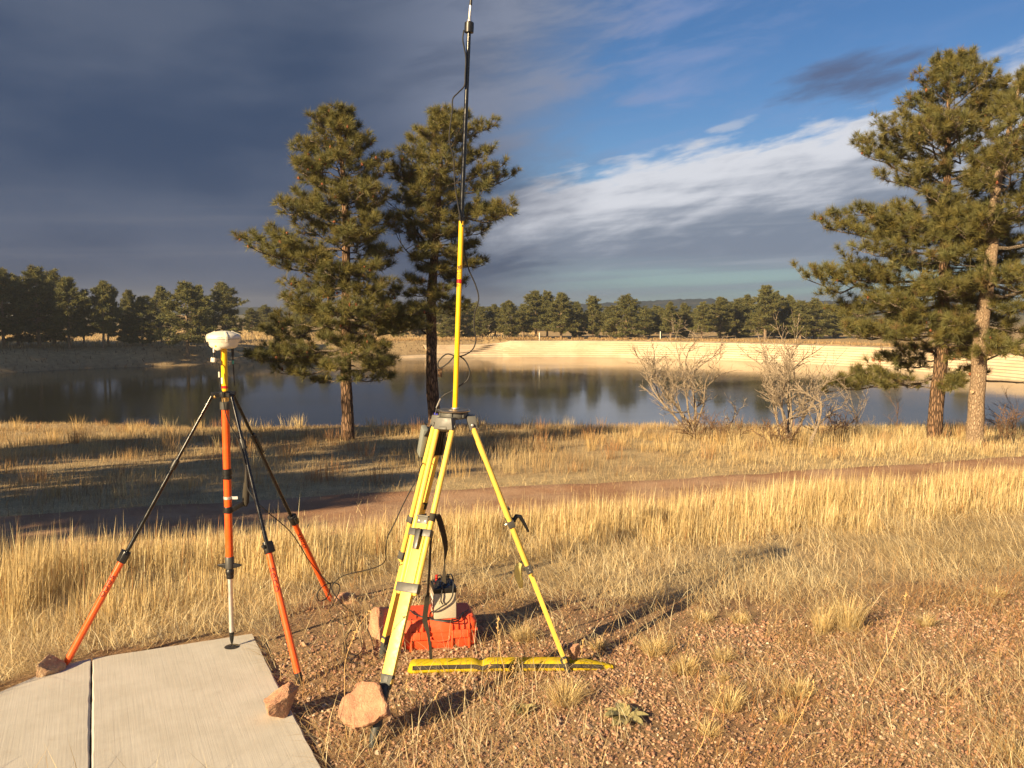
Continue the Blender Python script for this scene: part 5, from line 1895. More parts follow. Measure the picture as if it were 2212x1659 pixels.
# left bank group: (picture x, top row, depth, width factor, variant)
left = [(8, 588, 104, 1.0, 2, 'tall pine cut by the left edge of the shaded bank'),
        (40, 600, 112, 1.0, 4, 'dark pine just inside the left edge of the shaded bank'),
        (85, 584, 106, 1.15, 2, 'tallest broad dark pine in the shaded clump on the left bank'),
        (118, 590, 112, 1.1, 4, 'broad pine filling the middle of the shaded clump'),
        (150, 606, 105, 1.1, 0, 'rounded dark pine ending the shaded clump on its right'),
        (182, 640, 118, 0.9, 1, 'small pine tucked behind the shaded clump'),
        (224, 612, 107, 0.95, 1, 'twin trunked pine standing alone right of the dark clump'),
        (234, 618, 109, 0.85, 1, 'slim companion trunk of the lone pine right of the dark clump'),
        (282, 632, 117, 0.9, 3, 'smaller pine behind the lone twin trunked pine'),
        (308, 645, 111, 1.2, 4, 'low spreading pine with branches near the ground on the left bank'),
        (350, 624, 119, 0.95, 0, 'rounded pine behind the low spreading pine'),
        (405, 616, 108, 1.2, 2, 'wide dark pine left of the white receiver'),
        (432, 622, 121, 0.9, 0, 'pine peeping over the wide dark pine by the receiver'),
        (485, 616, 124, 1.25, 3, 'full sunlit pine standing above the white receiver')]
for x, yt, Yd, wf, k, lab in left:
    wx = (x - CX) / F * Yd
    z = gh(wx, Yd)
    H = px(x, yt, Yd).z - z
    far_pine(wx, Yd, H, k, rt_.uniform(0, 6.28), lab, 'pines on the left bank', wf * 0.97)
# row above the dam
row = [(545, 668, 150, 1), (600, 672, 150, 0), (650, 665, 152, 3), (700, 668, 150, 5), (860, 655, 146, 3), (905, 660, 150, 1), (965, 655, 140, 3), (1010, 648, 145, 3), (1040, 664, 138, 5), (1070, 660, 140, 1), (1098, 652, 136, 5), (1130, 660, 142, 3), (1158, 632, 138, 1), (1182, 634, 141, 5), (1212, 637, 136, 0), (1244, 655, 145, 3),
       (1280, 642, 139, 5), (1315, 668, 148, 3), (1352, 640, 136, 4), (1392, 664, 146, 1), (1428, 668, 148, 0), (1448, 655, 136, 1), (1478, 658, 141, 3), (1515, 656, 134, 5), (1555, 646, 139, 0), (1590, 648, 143, 3), (1615, 640, 146, 1), (1652, 622, 134, 0), (1672, 634, 139, 4), (1706, 640, 138, 1), (1728, 652, 134, 5), (1758, 648, 136, 1), (1800, 660, 142, 3), (1850, 655, 134, 0), (1930, 652, 132, 3), (2080, 650, 128, 1)]
row.sort()
for i, (x, yt, Yd, k) in enumerate(row):
    k = (k + 3 * (i % 3)) % 9 if i % 2 else k
    wx = (x - CX) / F * Yd
    H = px(x, yt, Yd).z - gh(wx, Yd)
    far_pine(wx, Yd, H, k, rt_.uniform(0, 6.28), 'far pine above the dam shore, ' + ORD[i] + ' from the left of its row', 'pines beyond the dam', rt_.uniform(1.05, 1.4))
# darker second row behind, filling the gaps
row2 = [(560 + 47 * i + rt_.uniform(-12, 12), rt_.uniform(658, 676), rt_.uniform(160, 190), rt_.choice((3, 4, 6, 7, 0))) for i in range(34)]
row2.sort()
for i, (x, yt, Yd, k) in enumerate(row2):
    wx = (x - CX) / F * Yd
    H = px(x, yt, Yd).z - gh(wx, Yd)
    far_pine(wx, Yd, H, k, rt_.uniform(0, 6.28), 'low pine in the back row beyond the dam, ' + ORD[i] + ' from the left', 'back row of pines beyond the dam', 1.6)
# trees standing out of view to the left, whose shadows fall into the view
for (x, y, H, k, wf, lab) in ((-14.6, 5.0, 8.8, 8, 1.0, 'pine out of view left of the track, shading the bank'), (-17.0, 10.0, 8.2, 0, 1.0, 'second pine out of view left of the track, shading the bank'), (-12.6, 2.0, 6.0, 4, 1.0, 'short pine out of view left of the track, shading its near end')):
    far_pine(x, y, H, k, rt_.uniform(0, 6.28), lab, 'pines out of view on the near left', wf)
for i, (x, y, H) in enumerate(((-70, 100, 13), (-75, 106, 12.5), (-80, 97, 13), (-66, 93, 13.5), (-72, 88, 14), (-77, 92, 14), (-62.5, 87, 13.5), (-84, 104, 13), (-69, 81, 14), (-90, 110, 13))):
    far_pine(x, y, H, i + 2, rt_.uniform(0, 6.28), 'pine out of view on the left bank, ' + ORD[i] + ' of the shading stand', 'pines out of view on the left bank', 1.25)


# ------------------------------------------------------------------ bare shrubs
M['twig'] = bark_mat('brown_twigs', (0.36, 0.23, 0.14), (0.22, 0.13, 0.08), 0.5, 60)


def bare_shrub(base, stems, seed, label, tw=0.004, levels=3, name='bare_shrub', mat='shrub'):
    rr = random.Random(seed)
    root = empty(name, base, label, 'shrub')

    for si, (tx, ty, r) in enumerate(stems):
        mb = MB()

        def grow(p, d, ln, r, lev):
            n = 5 if lev < 2 else 3
            pts = [p.copy()]
            forks = []
            for i in range(n):
                d = (d + Vector((rr.gauss(0, .17), rr.gauss(0, .17), rr.gauss(0, .10) + 0.05))).normalized()
                p = p + d * (ln / n); pts.append(p.copy())
                if (i > 0 or lev > 0) and lev < levels: forks.append((p.copy(), d.copy(), i / n))
            mb.ring_tube(pts, [max(r * (1 - 0.6 * i / n), tw) for i in range(n + 1)], 6 if lev == 0 else (4 if lev == 1 else 3), cap=False)
            for q, dd, t in forks:
                for _ in range(rr.choice((1, 1, 2)) if lev < 1 else rr.choice((1, 2, 2))):
                    nd = (dd + Vector((rr.gauss(0, .62), rr.gauss(0, .62), rr.gauss(0, .45) + 0.12))).normalized()
                    grow(q, nd, ln * rr.uniform(0.32, 0.58), max(r * 0.48, tw), lev + 1)
        tip = px(tx, ty, base.y + rr.uniform(-0.4, 0.4))
        d = tip - base
        b = base + Vector((rr.uniform(-0.12, 0.12), rr.uniform(-0.1, 0.1), -0.05))
        grow(b, d.normalized(), d.length * 0.80, r, 0)
        mb.build('stem', M[mat], root)
    return root


s1 = gnd(1492, 940); s2 = gnd(1712, 962); s3 = gnd(1748, 968)
bare_shrub(s1, [(1385, 770, 0.035), (1430, 765, 0.03), (1475, 745, 0.04), (1520, 735, 0.045), (1545, 770, 0.03), (1455, 800, 0.025)], 3, 'wide bare oak shrub at the lake edge, left of two')
bare_shrub(s2, [(1590, 790, 0.03), (1640, 790, 0.035), (1668, 745, 0.045), (1705, 770, 0.035), (1740, 745, 0.04), (1728, 810, 0.03)], 8, 'bare oak shrub at the lake edge nearer the right pines')
bare_shrub(s3, [(1738, 835, 0.035), (1775, 840, 0.025)], 14, 'slender pale sapling forking beside the second bare shrub', levels=2)
bare_shrub(gnd(1582, 938), [(1592, 850, 0.022)], 15, 'crooked single bare stem between the two bare shrubs', levels=2)
for i, (x, yt, sd_, lab) in enumerate(((1858, 800, 21, 'thin pale leafless sapling against the water left of the right pines'), (1845, 850, 22, 'short thin sapling beside the thin pale one'), (1925, 850, 23, 'reddish leafless sapling just left of the big pine trunk'), (2180, 850, 24, 'bare twiggy sapling at the right edge behind the pale trunk'))):
    b = gnd(x, 950)
    bare_shrub(b, [(x + 2, yt, 0.013)], sd_, lab, tw=0.003, levels=2, mat='shrub' if i < 2 else 'twig')
# low twiggy bushes at the foot of the shrubs
for i, (x, y, yt, w, lab) in enumerate(((1510, 948, 890, 60, 'low tangled twig bush under the wide bare shrub'), (1570, 955, 905, 45, 'low twig bush between the two bare shrubs'), (1680, 966, 905, 50, 'tangled low bush under the second bare shrub'), (1800, 955, 885, 45, 'low rusty brown bush right of the pale sapling'), (2180, 960, 880, 40, 'dark twiggy bush at the right edge'))):
    b = gnd(x, y)
    bare_shrub(b, [(x + dx * w, yt + abs(dx) * 22, 0.012) for dx in (-1, -0.6, -0.25, 0.1, 0.4, 0.75, 1)], 60 + i, lab, tw=0.0045, levels=2, name='low_bush', mat='twig')

# ------------------------------------------------------------------ marker posts on the far shore
for x, yb, h, lab in ((273, 735, 1.25, 'white marker post in the far left meadow, nearer the dark pines'), (371, 735, 1.1, 'white marker post in the far left meadow, nearer the receiver'), (1165, 735, 1.0, 'grey marker post on the dam crest, left one'), (1426, 735, 1.2, 'white marker post on the dam crest, right one')):
    Yd = 128 if x < 600 else 133.0
    wx = (x - CX) / F * Yd; z = gh(wx, Yd)
    mp = MB(); mp.box((wx, Yd, z + h / 2 - 0.1), (0.06, 0, 0), (0, 0.05, 0), (0, 0, h / 2 + 0.1))
    mp.box((wx, Yd, z + h + 0.03), (0.045, 0, 0), (0, 0.035, 0), (0, 0, 0.03))
    tag(mp.build('marker_post', M['postwhite'], None, origin=(wx, Yd, z)), lab, 'post', 'marker posts on the far shore')
# ------------------------------------------------------------------ ground cover
def blades(P, Hh, W, ang, lean, face, col, head=None, tipcol=1.0):
    """n bent blades: 5 vertices, 3 triangles each"""
    n = len(P)
    ld = np.stack([np.cos(ang), np.sin(ang), np.zeros(n)], -1)
    s = np.stack([np.cos(face), np.sin(face), np.zeros(n)], -1)
    up_ = np.array([0, 0, 1.0])
    k = np.sqrt(1 / (1 + lean ** 2))

    def at(t):
        return P + up_ * (Hh * k * (t - 0.25 * np.minimum(lean, 1.6) * t * t * 0.6))[:, None] + ld * (Hh * lean * k * (0.35 * t + 0.65 * t * t))[:, None]
    m = at(np.full(n, 0.55)); tp = at(np.ones(n))
    w0 = W if head is None else W * 0.55
    w1 = W * 0.8 if head is None else W * head
    V = np.stack([P - s * w0[:, None] / 2, P + s * w0[:, None] / 2, m - s * w1[:, None] / 2, m + s * w1[:, None] / 2, tp], 1)
    i = np.arange(n)[:, None] * 5
    T = np.concatenate([i + np.array([[0, 1, 3]]), i + np.array([[0, 3, 2]]), i + np.array([[2, 3, 4]])])
    C = np.repeat(col[:, None, :], 5, 1)
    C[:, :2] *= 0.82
    C[:, 4] *= tipcol
    return V.reshape(-1, 3), T, np.clip(C.reshape(-1, 3), 0, 1)


def joinb(parts):
    off, Vs, Ts, Cs = 0, [], [], []
    for V, T, C in parts:
        Vs.append(V); Ts.append(T + off); Cs.append(C); off += len(V)
    return np.concatenate(Vs), np.concatenate(Ts), np.concatenate(Cs)


STRAW = np.array([[0.80, 0.64, 0.34], [0.74, 0.57, 0.28], [0.86, 0.73, 0.43], [0.66, 0.49, 0.23], [0.52, 0.37, 0.17]])
# rows in the picture that the tips of the standing grass just reach (how tall it grew, zone by zone)
TIP_NEAR = [(-2500, 1200), (0, 1178), (300, 1160), (520, 1150), (800, 1122), (1106, 1102), (1400, 1078), (1700, 1044), (2000, 1024), (2212, 1010), (4500, 910)]
TIP_BANK = [(-2500, 930), (0, 925), (400, 925), (700, 922), (1000, 916), (1300, 916), (1500, 905), (1750, 925), (1900, 918), (2212, 905), (4500, 880)]


def cap_height(Hh, gx, gy, depth, rows, rg, slack=0.05):
    lim = (gy - interp_px(rows, gx)) * depth / F
    return np.clip(np.minimum(Hh, np.maximum(lim, 0.03) + np.abs(rg.normal(0, slack, len(Hh)))), 0.03, None)



def straw(n, rg, pal=STRAW, p=None):
    c = pal[rg.choice(len(pal), n, p=p)]
    return c * rg.uniform(0.75, 1.15, (n, 1))


PADP = np.array([[p.x, p.y] for p in (gz(198, 1421), gz(545, 1367.5), gz(726, 1720), gz(194, 1720))])
PADQ = np.array([[p.x, p.y] for p in (gz(198, 1421), gz(130, 1437), gz(0, 1493), gz(-260, 1600), gz(-300, 1720), gz(194, 1720))])


def in_poly(X, Y, P):
    ins = np.zeros(X.shape, bool)
    for i in range(len(P)):
        ax, ay = P[i]; bx, by = P[(i + 1) % len(P)]
        ins ^= ((ay > Y) != (by > Y)) & (X < (bx - ax) * (Y - ay) / ((by - ay) if by != ay else 1e-9) + ax)
    return ins


def off_pad(X, Y):
    return ~(in_poly(X, Y, PADP) | in_poly(X, Y, PADQ))


CC = Vector((CB.x, CB.y))


def off_things(X, Y, r=0.27):
    return np.hypot(X - CC.x, Y - CC.y) > r


def road_d(X, Y):
    return (Y - (11.75 + 0.43 * X)) / math.hypot(1, 0.43)


def cand(n, x0, x1, y0, y1, rg):
    return rg.uniform(x0, x1, n), rg.uniform(y0, y1, n)


def zpts(X, Y):
    return np.stack([X, Y, ground_h(X, Y)], -1)


def make_tall_grass():
    rg = np.random.default_rng(201)
    parts = []
    X, Y = cand(430000, -9.5, 12.5, 5.0, 17.2, rg)
    # visible wedge plus a margin
    k = (np.abs(X) < 0.72 * Y + 1.2) & (road_d(X, Y) < -1.0 + 0.6 * (vn(X * 1.5, Y * 1.5, 71) - 0.5))
    X, Y = X[k], Y[k]
    P = zpts(X, Y); gx, gy = proj(P)
    fr = interp_px(TALL_FRONT, gx) + 46 * (fbm(X * 0.9, Y * 0.9, 61) - 0.5)
    dens = sstep(fr - gy, -12, 26)
    clump = fbm(X * 2.4, Y * 2.4, 62, 3)
    dens = dens * (0.25 + 1.1 * sstep(clump, 0.33, 0.62))
    edge = sstep(-road_d(X, Y), 1.2, 1.9)
    back = sstep((gy - interp_px(TIP_NEAR, gx)) * Y / F, 0.0, 0.30)
    k = (rg.random(len(X)) < dens * 0.92 * (0.3 + 0.7 * edge) * (0.35 + 0.65 * back)) & off_pad(X, Y) & off_things(X, Y, 0.34)
    P, Xk, Yk, cl = P[k], X[k], Y[k], clump[k]
    gxk, gyk, ed = gx[k], gy[k], edge[k]
    n = len(P)
    dist = Yk
    Hh = rg.normal(0.38, 0.12, n) * (0.72 + 0.6 * sstep(cl, 0.3, 0.7)) * (0.65 + 0.35 * ed)
    Hh = Hh * (0.42 + 0.58 * sstep((fr - gy)[k], 0, 85))
    Hh = cap_height(np.clip(Hh, 0.10, 0.85), gxk, gyk, Yk, TIP_NEAR, rg, 0.075)
    W = rg.uniform(0.0022, 0.0040, n) * (0.75 + dist / 16)
    ang = rg.normal(0.2, 1.3, n); lean = np.abs(rg.normal(0.14, 0.20, n))
    wild = rg.random(n) < 0.12
    lean[wild] = rg.uniform(0.4, 1.3, wild.sum()); ang[wild] = rg.uniform(0, 6.28, wild.sum())
    col = straw(n, rg)
    tone = fbm(Xk * 0.6, Yk * 0.6, 64)
    col = col * (0.85 + 0.35 * tone)[:, None]
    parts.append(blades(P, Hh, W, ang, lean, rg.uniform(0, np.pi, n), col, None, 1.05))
    # short under-layer of curled leaves
    m = rg.choice(n, int(n * 0.55), replace=False); q = len(m)
    a2 = rg.uniform(0, 6.28, q)
    parts.append(blades(P[m] + rg.normal(0, 0.03, (q, 3)) * [1, 1, 0], np.clip(Hh[m] * rg.uniform(0.25, 0.6, q), 0.03, 0.3), W[m] * 1.2, a2, rg.uniform(0.3, 1.6, q), a2 + 1.57 + rg.normal(0, 0.5, q), straw(q, rg)))
    # taller seed stalks
    m = rg.choice(n, n // 9, replace=False)
    q = len(m)
    parts.append(blades(P[m] + rg.normal(0, 0.01, (q, 3)) * [1, 1, 0], np.clip(Hh[m] * rg.uniform(1.1, 1.4, q), 0.1, 0.9), W[m] * 1.0, rg.normal(0.1, 0.9, q), np.abs(rg.normal(0.05, 0.1, q)), rg.uniform(0, np.pi, q), straw(q, rg) * 1.08, 1.25, 1.1))
    # scattered rusty stems of another kind
    m = rg.choice(n, n // 28, replace=False); q = len(m)
    parts.append(blades(P[m] + rg.normal(0, 0.02, (q, 3)) * [1, 1, 0], np.clip(Hh[m] * rg.uniform(0.9, 1.35, q), 0.1, 0.8), W[m] * 1.3, rg.uniform(0, 6.28, q), np.abs(rg.normal(0.2, 0.25, q)), rg.uniform(0, np.pi, q), straw(q, rg, np.array([[0.45, 0.22, 0.09], [0.38, 0.24, 0.12]])), 1.3, 1.0))
    V, T, C = joinb(parts)
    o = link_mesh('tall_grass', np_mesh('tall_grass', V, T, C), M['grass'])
    tag(o, 'tall dry golden grass in front of the track', 'grass', kind='stuff')


def make_matted():
    """bleached, flattened grass between the standing grass and the gravel, and round the pad"""
    rg = np.random.default_rng(202)
    X, Y = cand(330000, -6.0, 9.0, 3.6, 12.0, rg)
    k = np.abs(X) < 0.72 * Y + 1.0
    X, Y = X[k], Y[k]
    P = zpts(X, Y); gx, gy = proj(P)
    fr0 = interp_px(TALL_FRONT, gx); fr1 = interp_px(MAT_FRONT, gx)
    n1 = fbm(X * 1.6, Y * 1.6, 65)
    d = sstep(gy - fr0, -70, 5) * sstep(fr1 - gy, -70, 20)
    d = d * (0.25 + 0.75 * sstep(n1, 0.36, 0.56)) * (0.5 + 0.5 * sstep(fbm(X * 5, Y * 5, 66), 0.35, 0.6))
    left = (gx < 600) & (gy > fr0)
    d = np.where(left, 1.0, d)
    # scattered remnants over the gravel
    tail = (0.12 + 0.55 * sstep(fbm(X * 2.2, Y * 2.2, 68), 0.47, 0.66) * (0.35 + 0.65 * sstep(gx, 1250, 2100))) * (gy > fr1)
    d = np.maximum(d, np.where(gx > 640, tail, 0))
    k = (rg.random(len(X)) < d * 0.85) & off_pad(X, Y) & off_things(X, Y, 0.30)
    P, Xk, Yk = P[k], X[k], Y[k]
    n = len(P)
    Hh = rg.gamma(4.0, 0.045, n).clip(0.04, 0.42)
    W = rg.uniform(0.0022, 0.0042, n)
    flow = 6.28 * fbm(Xk * 1.2, Yk * 1.2, 69)
    ang = flow + rg.normal(0, 0.9, n); lean = rg.uniform(0.5, 3.2, n)
    col = straw(n, rg, np.array([[0.86, 0.71, 0.42], [0.80, 0.64, 0.35], [0.70, 0.52, 0.27], [0.90, 0.79, 0.52], [0.50, 0.35, 0.17]]))
    P = P + np.stack([np.zeros(n), np.zeros(n), rg.uniform(0, 0.05, n)], -1)
    ins = (~off_pad(Xk + 0.10, Yk - 0.10)) | (~off_pad(Xk - 0.12, Yk)) | (~off_pad(Xk, Yk - 0.12))
    P[ins, 2] += 0.035
    V, T, C = blades(P, Hh, W, ang, lean, ang + np.pi / 2 + rg.normal(0, 0.5, n), col, None, 1.0)
    o = link_mesh('matted_grass', np_mesh('matted_grass', V, T, C), M['grass'])
    tag(o, 'flattened bleached grass along the edge of the gravel', 'grass', kind='stuff')


def make_bank_grass():
    """brown and straw grass between the track and the lake"""
    rg = np.random.default_rng(203)
    parts = []
    X, Y = cand(330000, -23, 25, 8.0, 30, rg)
    k = (np.abs(X) < 0.68 * Y + 2) & (road_d(X, Y) > 1.0 + 0.7 * (vn(X * 1.5, Y * 1.5, 72) - 0.5)) & (lake_sd(X, Y) > 4.2)
    X, Y = X[k], Y[k]
    rd = road_d(X, Y)
    cl = fbm(X * 0.9, Y * 0.9, 73)
    short = fbm(X * 0.35, Y * 0.35, 74)
    dens = 0.35 + 0.65 * sstep(cl, 0.35, 0.6)
    dens *= 0.4 + 0.6 * sstep(rd, 1.3, 2.6)
    k = rg.random(len(X)) < dens
    X, Y, cl, short, rd = X[k], Y[k], cl[k], short[k], rd[k]
    P = zpts(X, Y)
    n = len(P)
    right = sstep(X / Y, 0.12, 0.42)
    crest = sstep(Y + 0.12 * X, 21.5, 24.5)
    Hh = rg.normal(0.25, 0.08, n) * (0.6 + 0.9 * sstep(short, 0.35, 0.7)) * (1 + 0.55 * right + 0.35 * crest) * (0.5 + 0.5 * sstep(rd, 1.3, 2.4))
    gxb, gyb = proj(P)
    Hh = cap_height(np.clip(Hh * 0.62, 0.04, 0.6), gxb, gyb, Y, TIP_BANK, rg, 0.06)
    W = rg.uniform(0.0035, 0.0075, n) * (0.6 + Y / 40)
    ang = rg.normal(0.3, 1.2, n); lean = np.abs(rg.normal(0.2, 0.3, n))
    A = np.array([[0.50, 0.37, 0.19], [0.42, 0.29, 0.145], [0.58, 0.45, 0.24], [0.36, 0.23, 0.115], [0.38, 0.25, 0.13]])
    B = STRAW
    ca = straw(n, rg, A); cb = straw(n, rg, B)
    w = np.clip(right * 1.0 + 0.45 * sstep(fbm(X * 0.5, Y * 0.5, 75), 0.5, 0.7), 0, 1)[:, None]
    col = ca * (1 - w) + cb * w
    parts.append(blades(P, Hh, W, ang, lean, rg.uniform(0, np.pi, n), col))
    # taller clumps and stalks
    nc = 330
    cxs, cys = cand(nc * 3, -20, 24, 10, 27, rg)
    kk = (np.abs(cxs) < 0.66 * cys + 1) & (road_d(cxs, cys) > 1.7) & (lake_sd(cxs, cys) > 6)
    cxs, cys = cxs[kk][:nc], cys[kk][:nc]
    per = 34
    X2 = np.repeat(cxs, per) + rg.normal(0, 0.09, len(cxs) * per); Y2 = np.repeat(cys, per) + rg.normal(0, 0.09, len(cxs) * per)
    hs = np.repeat(rg.uniform(0.22, 0.5, len(cxs)), per)
    P2 = zpts(X2, Y2); n2 = len(P2)
    tint = np.repeat(np.array([[0.62, 0.43, 0.18], [0.52, 0.33, 0.14], [0.46, 0.25, 0.11], [0.70, 0.55, 0.28]])[rg.integers(0, 4, len(cxs))], per, axis=0)
    dx, dy = X2 - np.repeat(cxs, per), Y2 - np.repeat(cys, per)
    parts.append(blades(P2, hs * rg.uniform(0.6, 1.1, n2), rg.uniform(0.004, 0.008, n2) * (0.6 + Y2 / 40), np.arctan2(dy, dx), np.abs(rg.normal(0.2, 0.15, n2)), rg.uniform(0, np.pi, n2), tint * rg.uniform(0.8, 1.2, (n2, 1))))
    V, T, C = joinb(parts)
    o = link_mesh('bank_grass', np_mesh('bank_grass', V, T, C), M['grass'])
    tag(o, 'dry brown and golden grass on the lake bank beyond the track', 'grass', kind='stuff')


def make_far_grass():
    """straw fringe on the dam crest and the far left meadow"""
    rg = np.random.default_rng(204)
    parts = []
    line = DAM_LINE
    L = np.array([[p.x, p.y] for p in line])
    n = 9000
    t = rg.uniform(0, len(L) - 1.01, n); i = t.astype(int); f = (t - i)[:, None]
    Pm = L[i] * (1 - f) + L[i + 1] * f
    tg = L[i + 1] - L[i]; tg /= np.linalg.norm(tg, axis=1)[:, None]
    nr = np.stack([-tg[:, 1], tg[:, 0]], -1)
    Pm = Pm + nr * rg.uniform(7.6, 12.5, n)[:, None]
    P = zpts(Pm[:, 0], Pm[:, 1])
    parts.append(blades(P, rg.uniform(0.15, 0.5, n), rg.uniform(0.04, 0.09, n), rg.uniform(0, 6.28, n), rg.uniform(0, 0.6, n), rg.uniform(0, 3.14, n), straw(n, rg, np.array([[0.52, 0.36, 0.17], [0.60, 0.42, 0.2], [0.42, 0.27, 0.13]]))))
    n = 26000
    X, Y = cand(n, -95, 5, 84, 190, rg)
    d = lake_sd(X, Y)
    k = (d > 1.0) & (np.abs(X) < 0.66 * Y + 3)
    X, Y, d = X[k], Y[k], d[k]
    P = zpts(X, Y); n = len(P)
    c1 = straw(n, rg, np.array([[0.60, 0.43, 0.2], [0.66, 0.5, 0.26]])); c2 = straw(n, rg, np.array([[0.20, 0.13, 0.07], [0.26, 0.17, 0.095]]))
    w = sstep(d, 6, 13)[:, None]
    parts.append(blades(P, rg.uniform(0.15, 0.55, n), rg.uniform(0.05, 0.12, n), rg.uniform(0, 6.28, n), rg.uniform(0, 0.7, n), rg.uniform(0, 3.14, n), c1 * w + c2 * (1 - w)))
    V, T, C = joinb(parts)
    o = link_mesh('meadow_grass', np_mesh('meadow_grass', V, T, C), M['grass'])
    tag(o, 'straw coloured grass of the far meadow and the dam crest', 'grass', kind='stuff')


def make_road_grass():
    """thin weeds on the middle strip and edges of the track"""
    rg = np.random.default_rng(207)
    X, Y = cand(120000, -14, 16, 5.5, 19, rg)
    rd = road_d(X, Y)
    k = (np.abs(rd) < 1.6) & (np.abs(X) < 0.68 * Y + 1)
    X, Y, rd = X[k], Y[k], rd[k]
    d = 0.9 * np.exp(-((rd - 0.05) / 0.26) ** 2) * sstep(fbm(X * 1.1, Y * 1.1, 95), 0.32, 0.55) + 0.8 * sstep(np.abs(rd), 0.95, 1.5)
    k = rg.random(len(X)) < d
    X, Y = X[k], Y[k]
    P = zpts(X, Y); P[:, 2] += 0.02; n = len(P)
    V, T, C = blades(P, rg.gamma(3, 0.03, n).clip(0.03, 0.25), rg.uniform(0.003, 0.006, n), rg.uniform(0, 6.28, n), rg.uniform(0.1, 1.2, n), rg.uniform(0, 3.14, n), straw(n, rg))
    o = link_mesh('road_weeds', np_mesh('road_weeds', V, T, C), M['grass'])
    tag(o, 'sparse dry grass on the middle and edges of the track', 'grass', kind='stuff')


make_road_grass()
make_tall_grass(); make_matted(); make_bank_grass(); make_far_grass()


# ------------------------------------------------------------------ gravel
def make_gravel():
    rg = np.random.default_rng(205)
    X, Y = cand(72000, -1.9, 5.0, 3.2, 8.2, rg)
    k = (np.abs(X) < 0.66 * Y + 0.6)
    X, Y = X[k], Y[k]
    P = zpts(X, Y); gx, gy = proj(P)
    full = interp_px(GRAVEL_FULL, gx); mat_ = interp_px(MAT_FRONT, gx)
    d = 0.10 * sstep(gy - mat_, -20, 10) + 0.30 * sstep(gy - mat_, 0, 90) + 0.60 * sstep(gy - full, -30, 50)
    d *= 0.45 + 0.55 * sstep(fbm(X * 2, Y * 2, 81), 0.3, 0.55)
    k = (rg.random(len(X)) < d) & off_pad(X, Y) & off_things(X, Y, 0.2)
    P = P[k]; n = len(P)
    r = np.exp(rg.normal(math.log(0.0070), 0.34, n)).clip(0.0035, 0.02)
    sc = r[:, None, None] * rg.uniform(0.7, 1.35, (n, 1, 3)) * np.array([1, 1, 0.75])
    V = ICO_V[None] * sc * rg.uniform(0.78, 1.2, (n, len(ICO_V), 1))
    a = rg.uniform(0, 6.28, n); c, s = np.cos(a)[:, None], np.sin(a)[:, None]
    x, y = V[..., 0] * c - V[..., 1] * s, V[..., 0] * s + V[..., 1] * c
    tl = rg.normal(0, 0.35, (n, 1))
    z = V[..., 2] + x * tl
    V = np.stack([x, y, z], -1) + P[:, None, :]
    V[..., 2] += (r * 0.35)[:, None]
    T = (ICO_T[None] + (np.arange(n) * len(ICO_V))[:, None, None]).reshape(-1, 3)
    pal = np.array([[0.38, 0.21, 0.135], [0.42, 0.255, 0.165], [0.34, 0.185, 0.12], [0.47, 0.31, 0.205], [0.52, 0.38, 0.265], [0.60, 0.49, 0.37], [0.30, 0.20, 0.15]])
    C = pal[rg.choice(len(pal), n, p=[0.25, 0.25, 0.15, 0.15, 0.1, 0.04, 0.06])] * rg.uniform(0.75, 1.2, (n, 1))
    C = np.repeat(C[:, None, :], len(ICO_V), 1).reshape(-1, 3)
    o = link_mesh('gravel', np_mesh('gravel', V.reshape(-1, 3), T, C), M['gravel'])
    tag(o, 'loose red and pink gravel on the ground', 'gravel', kind='stuff')
    print('gravel', n)


make_gravel()


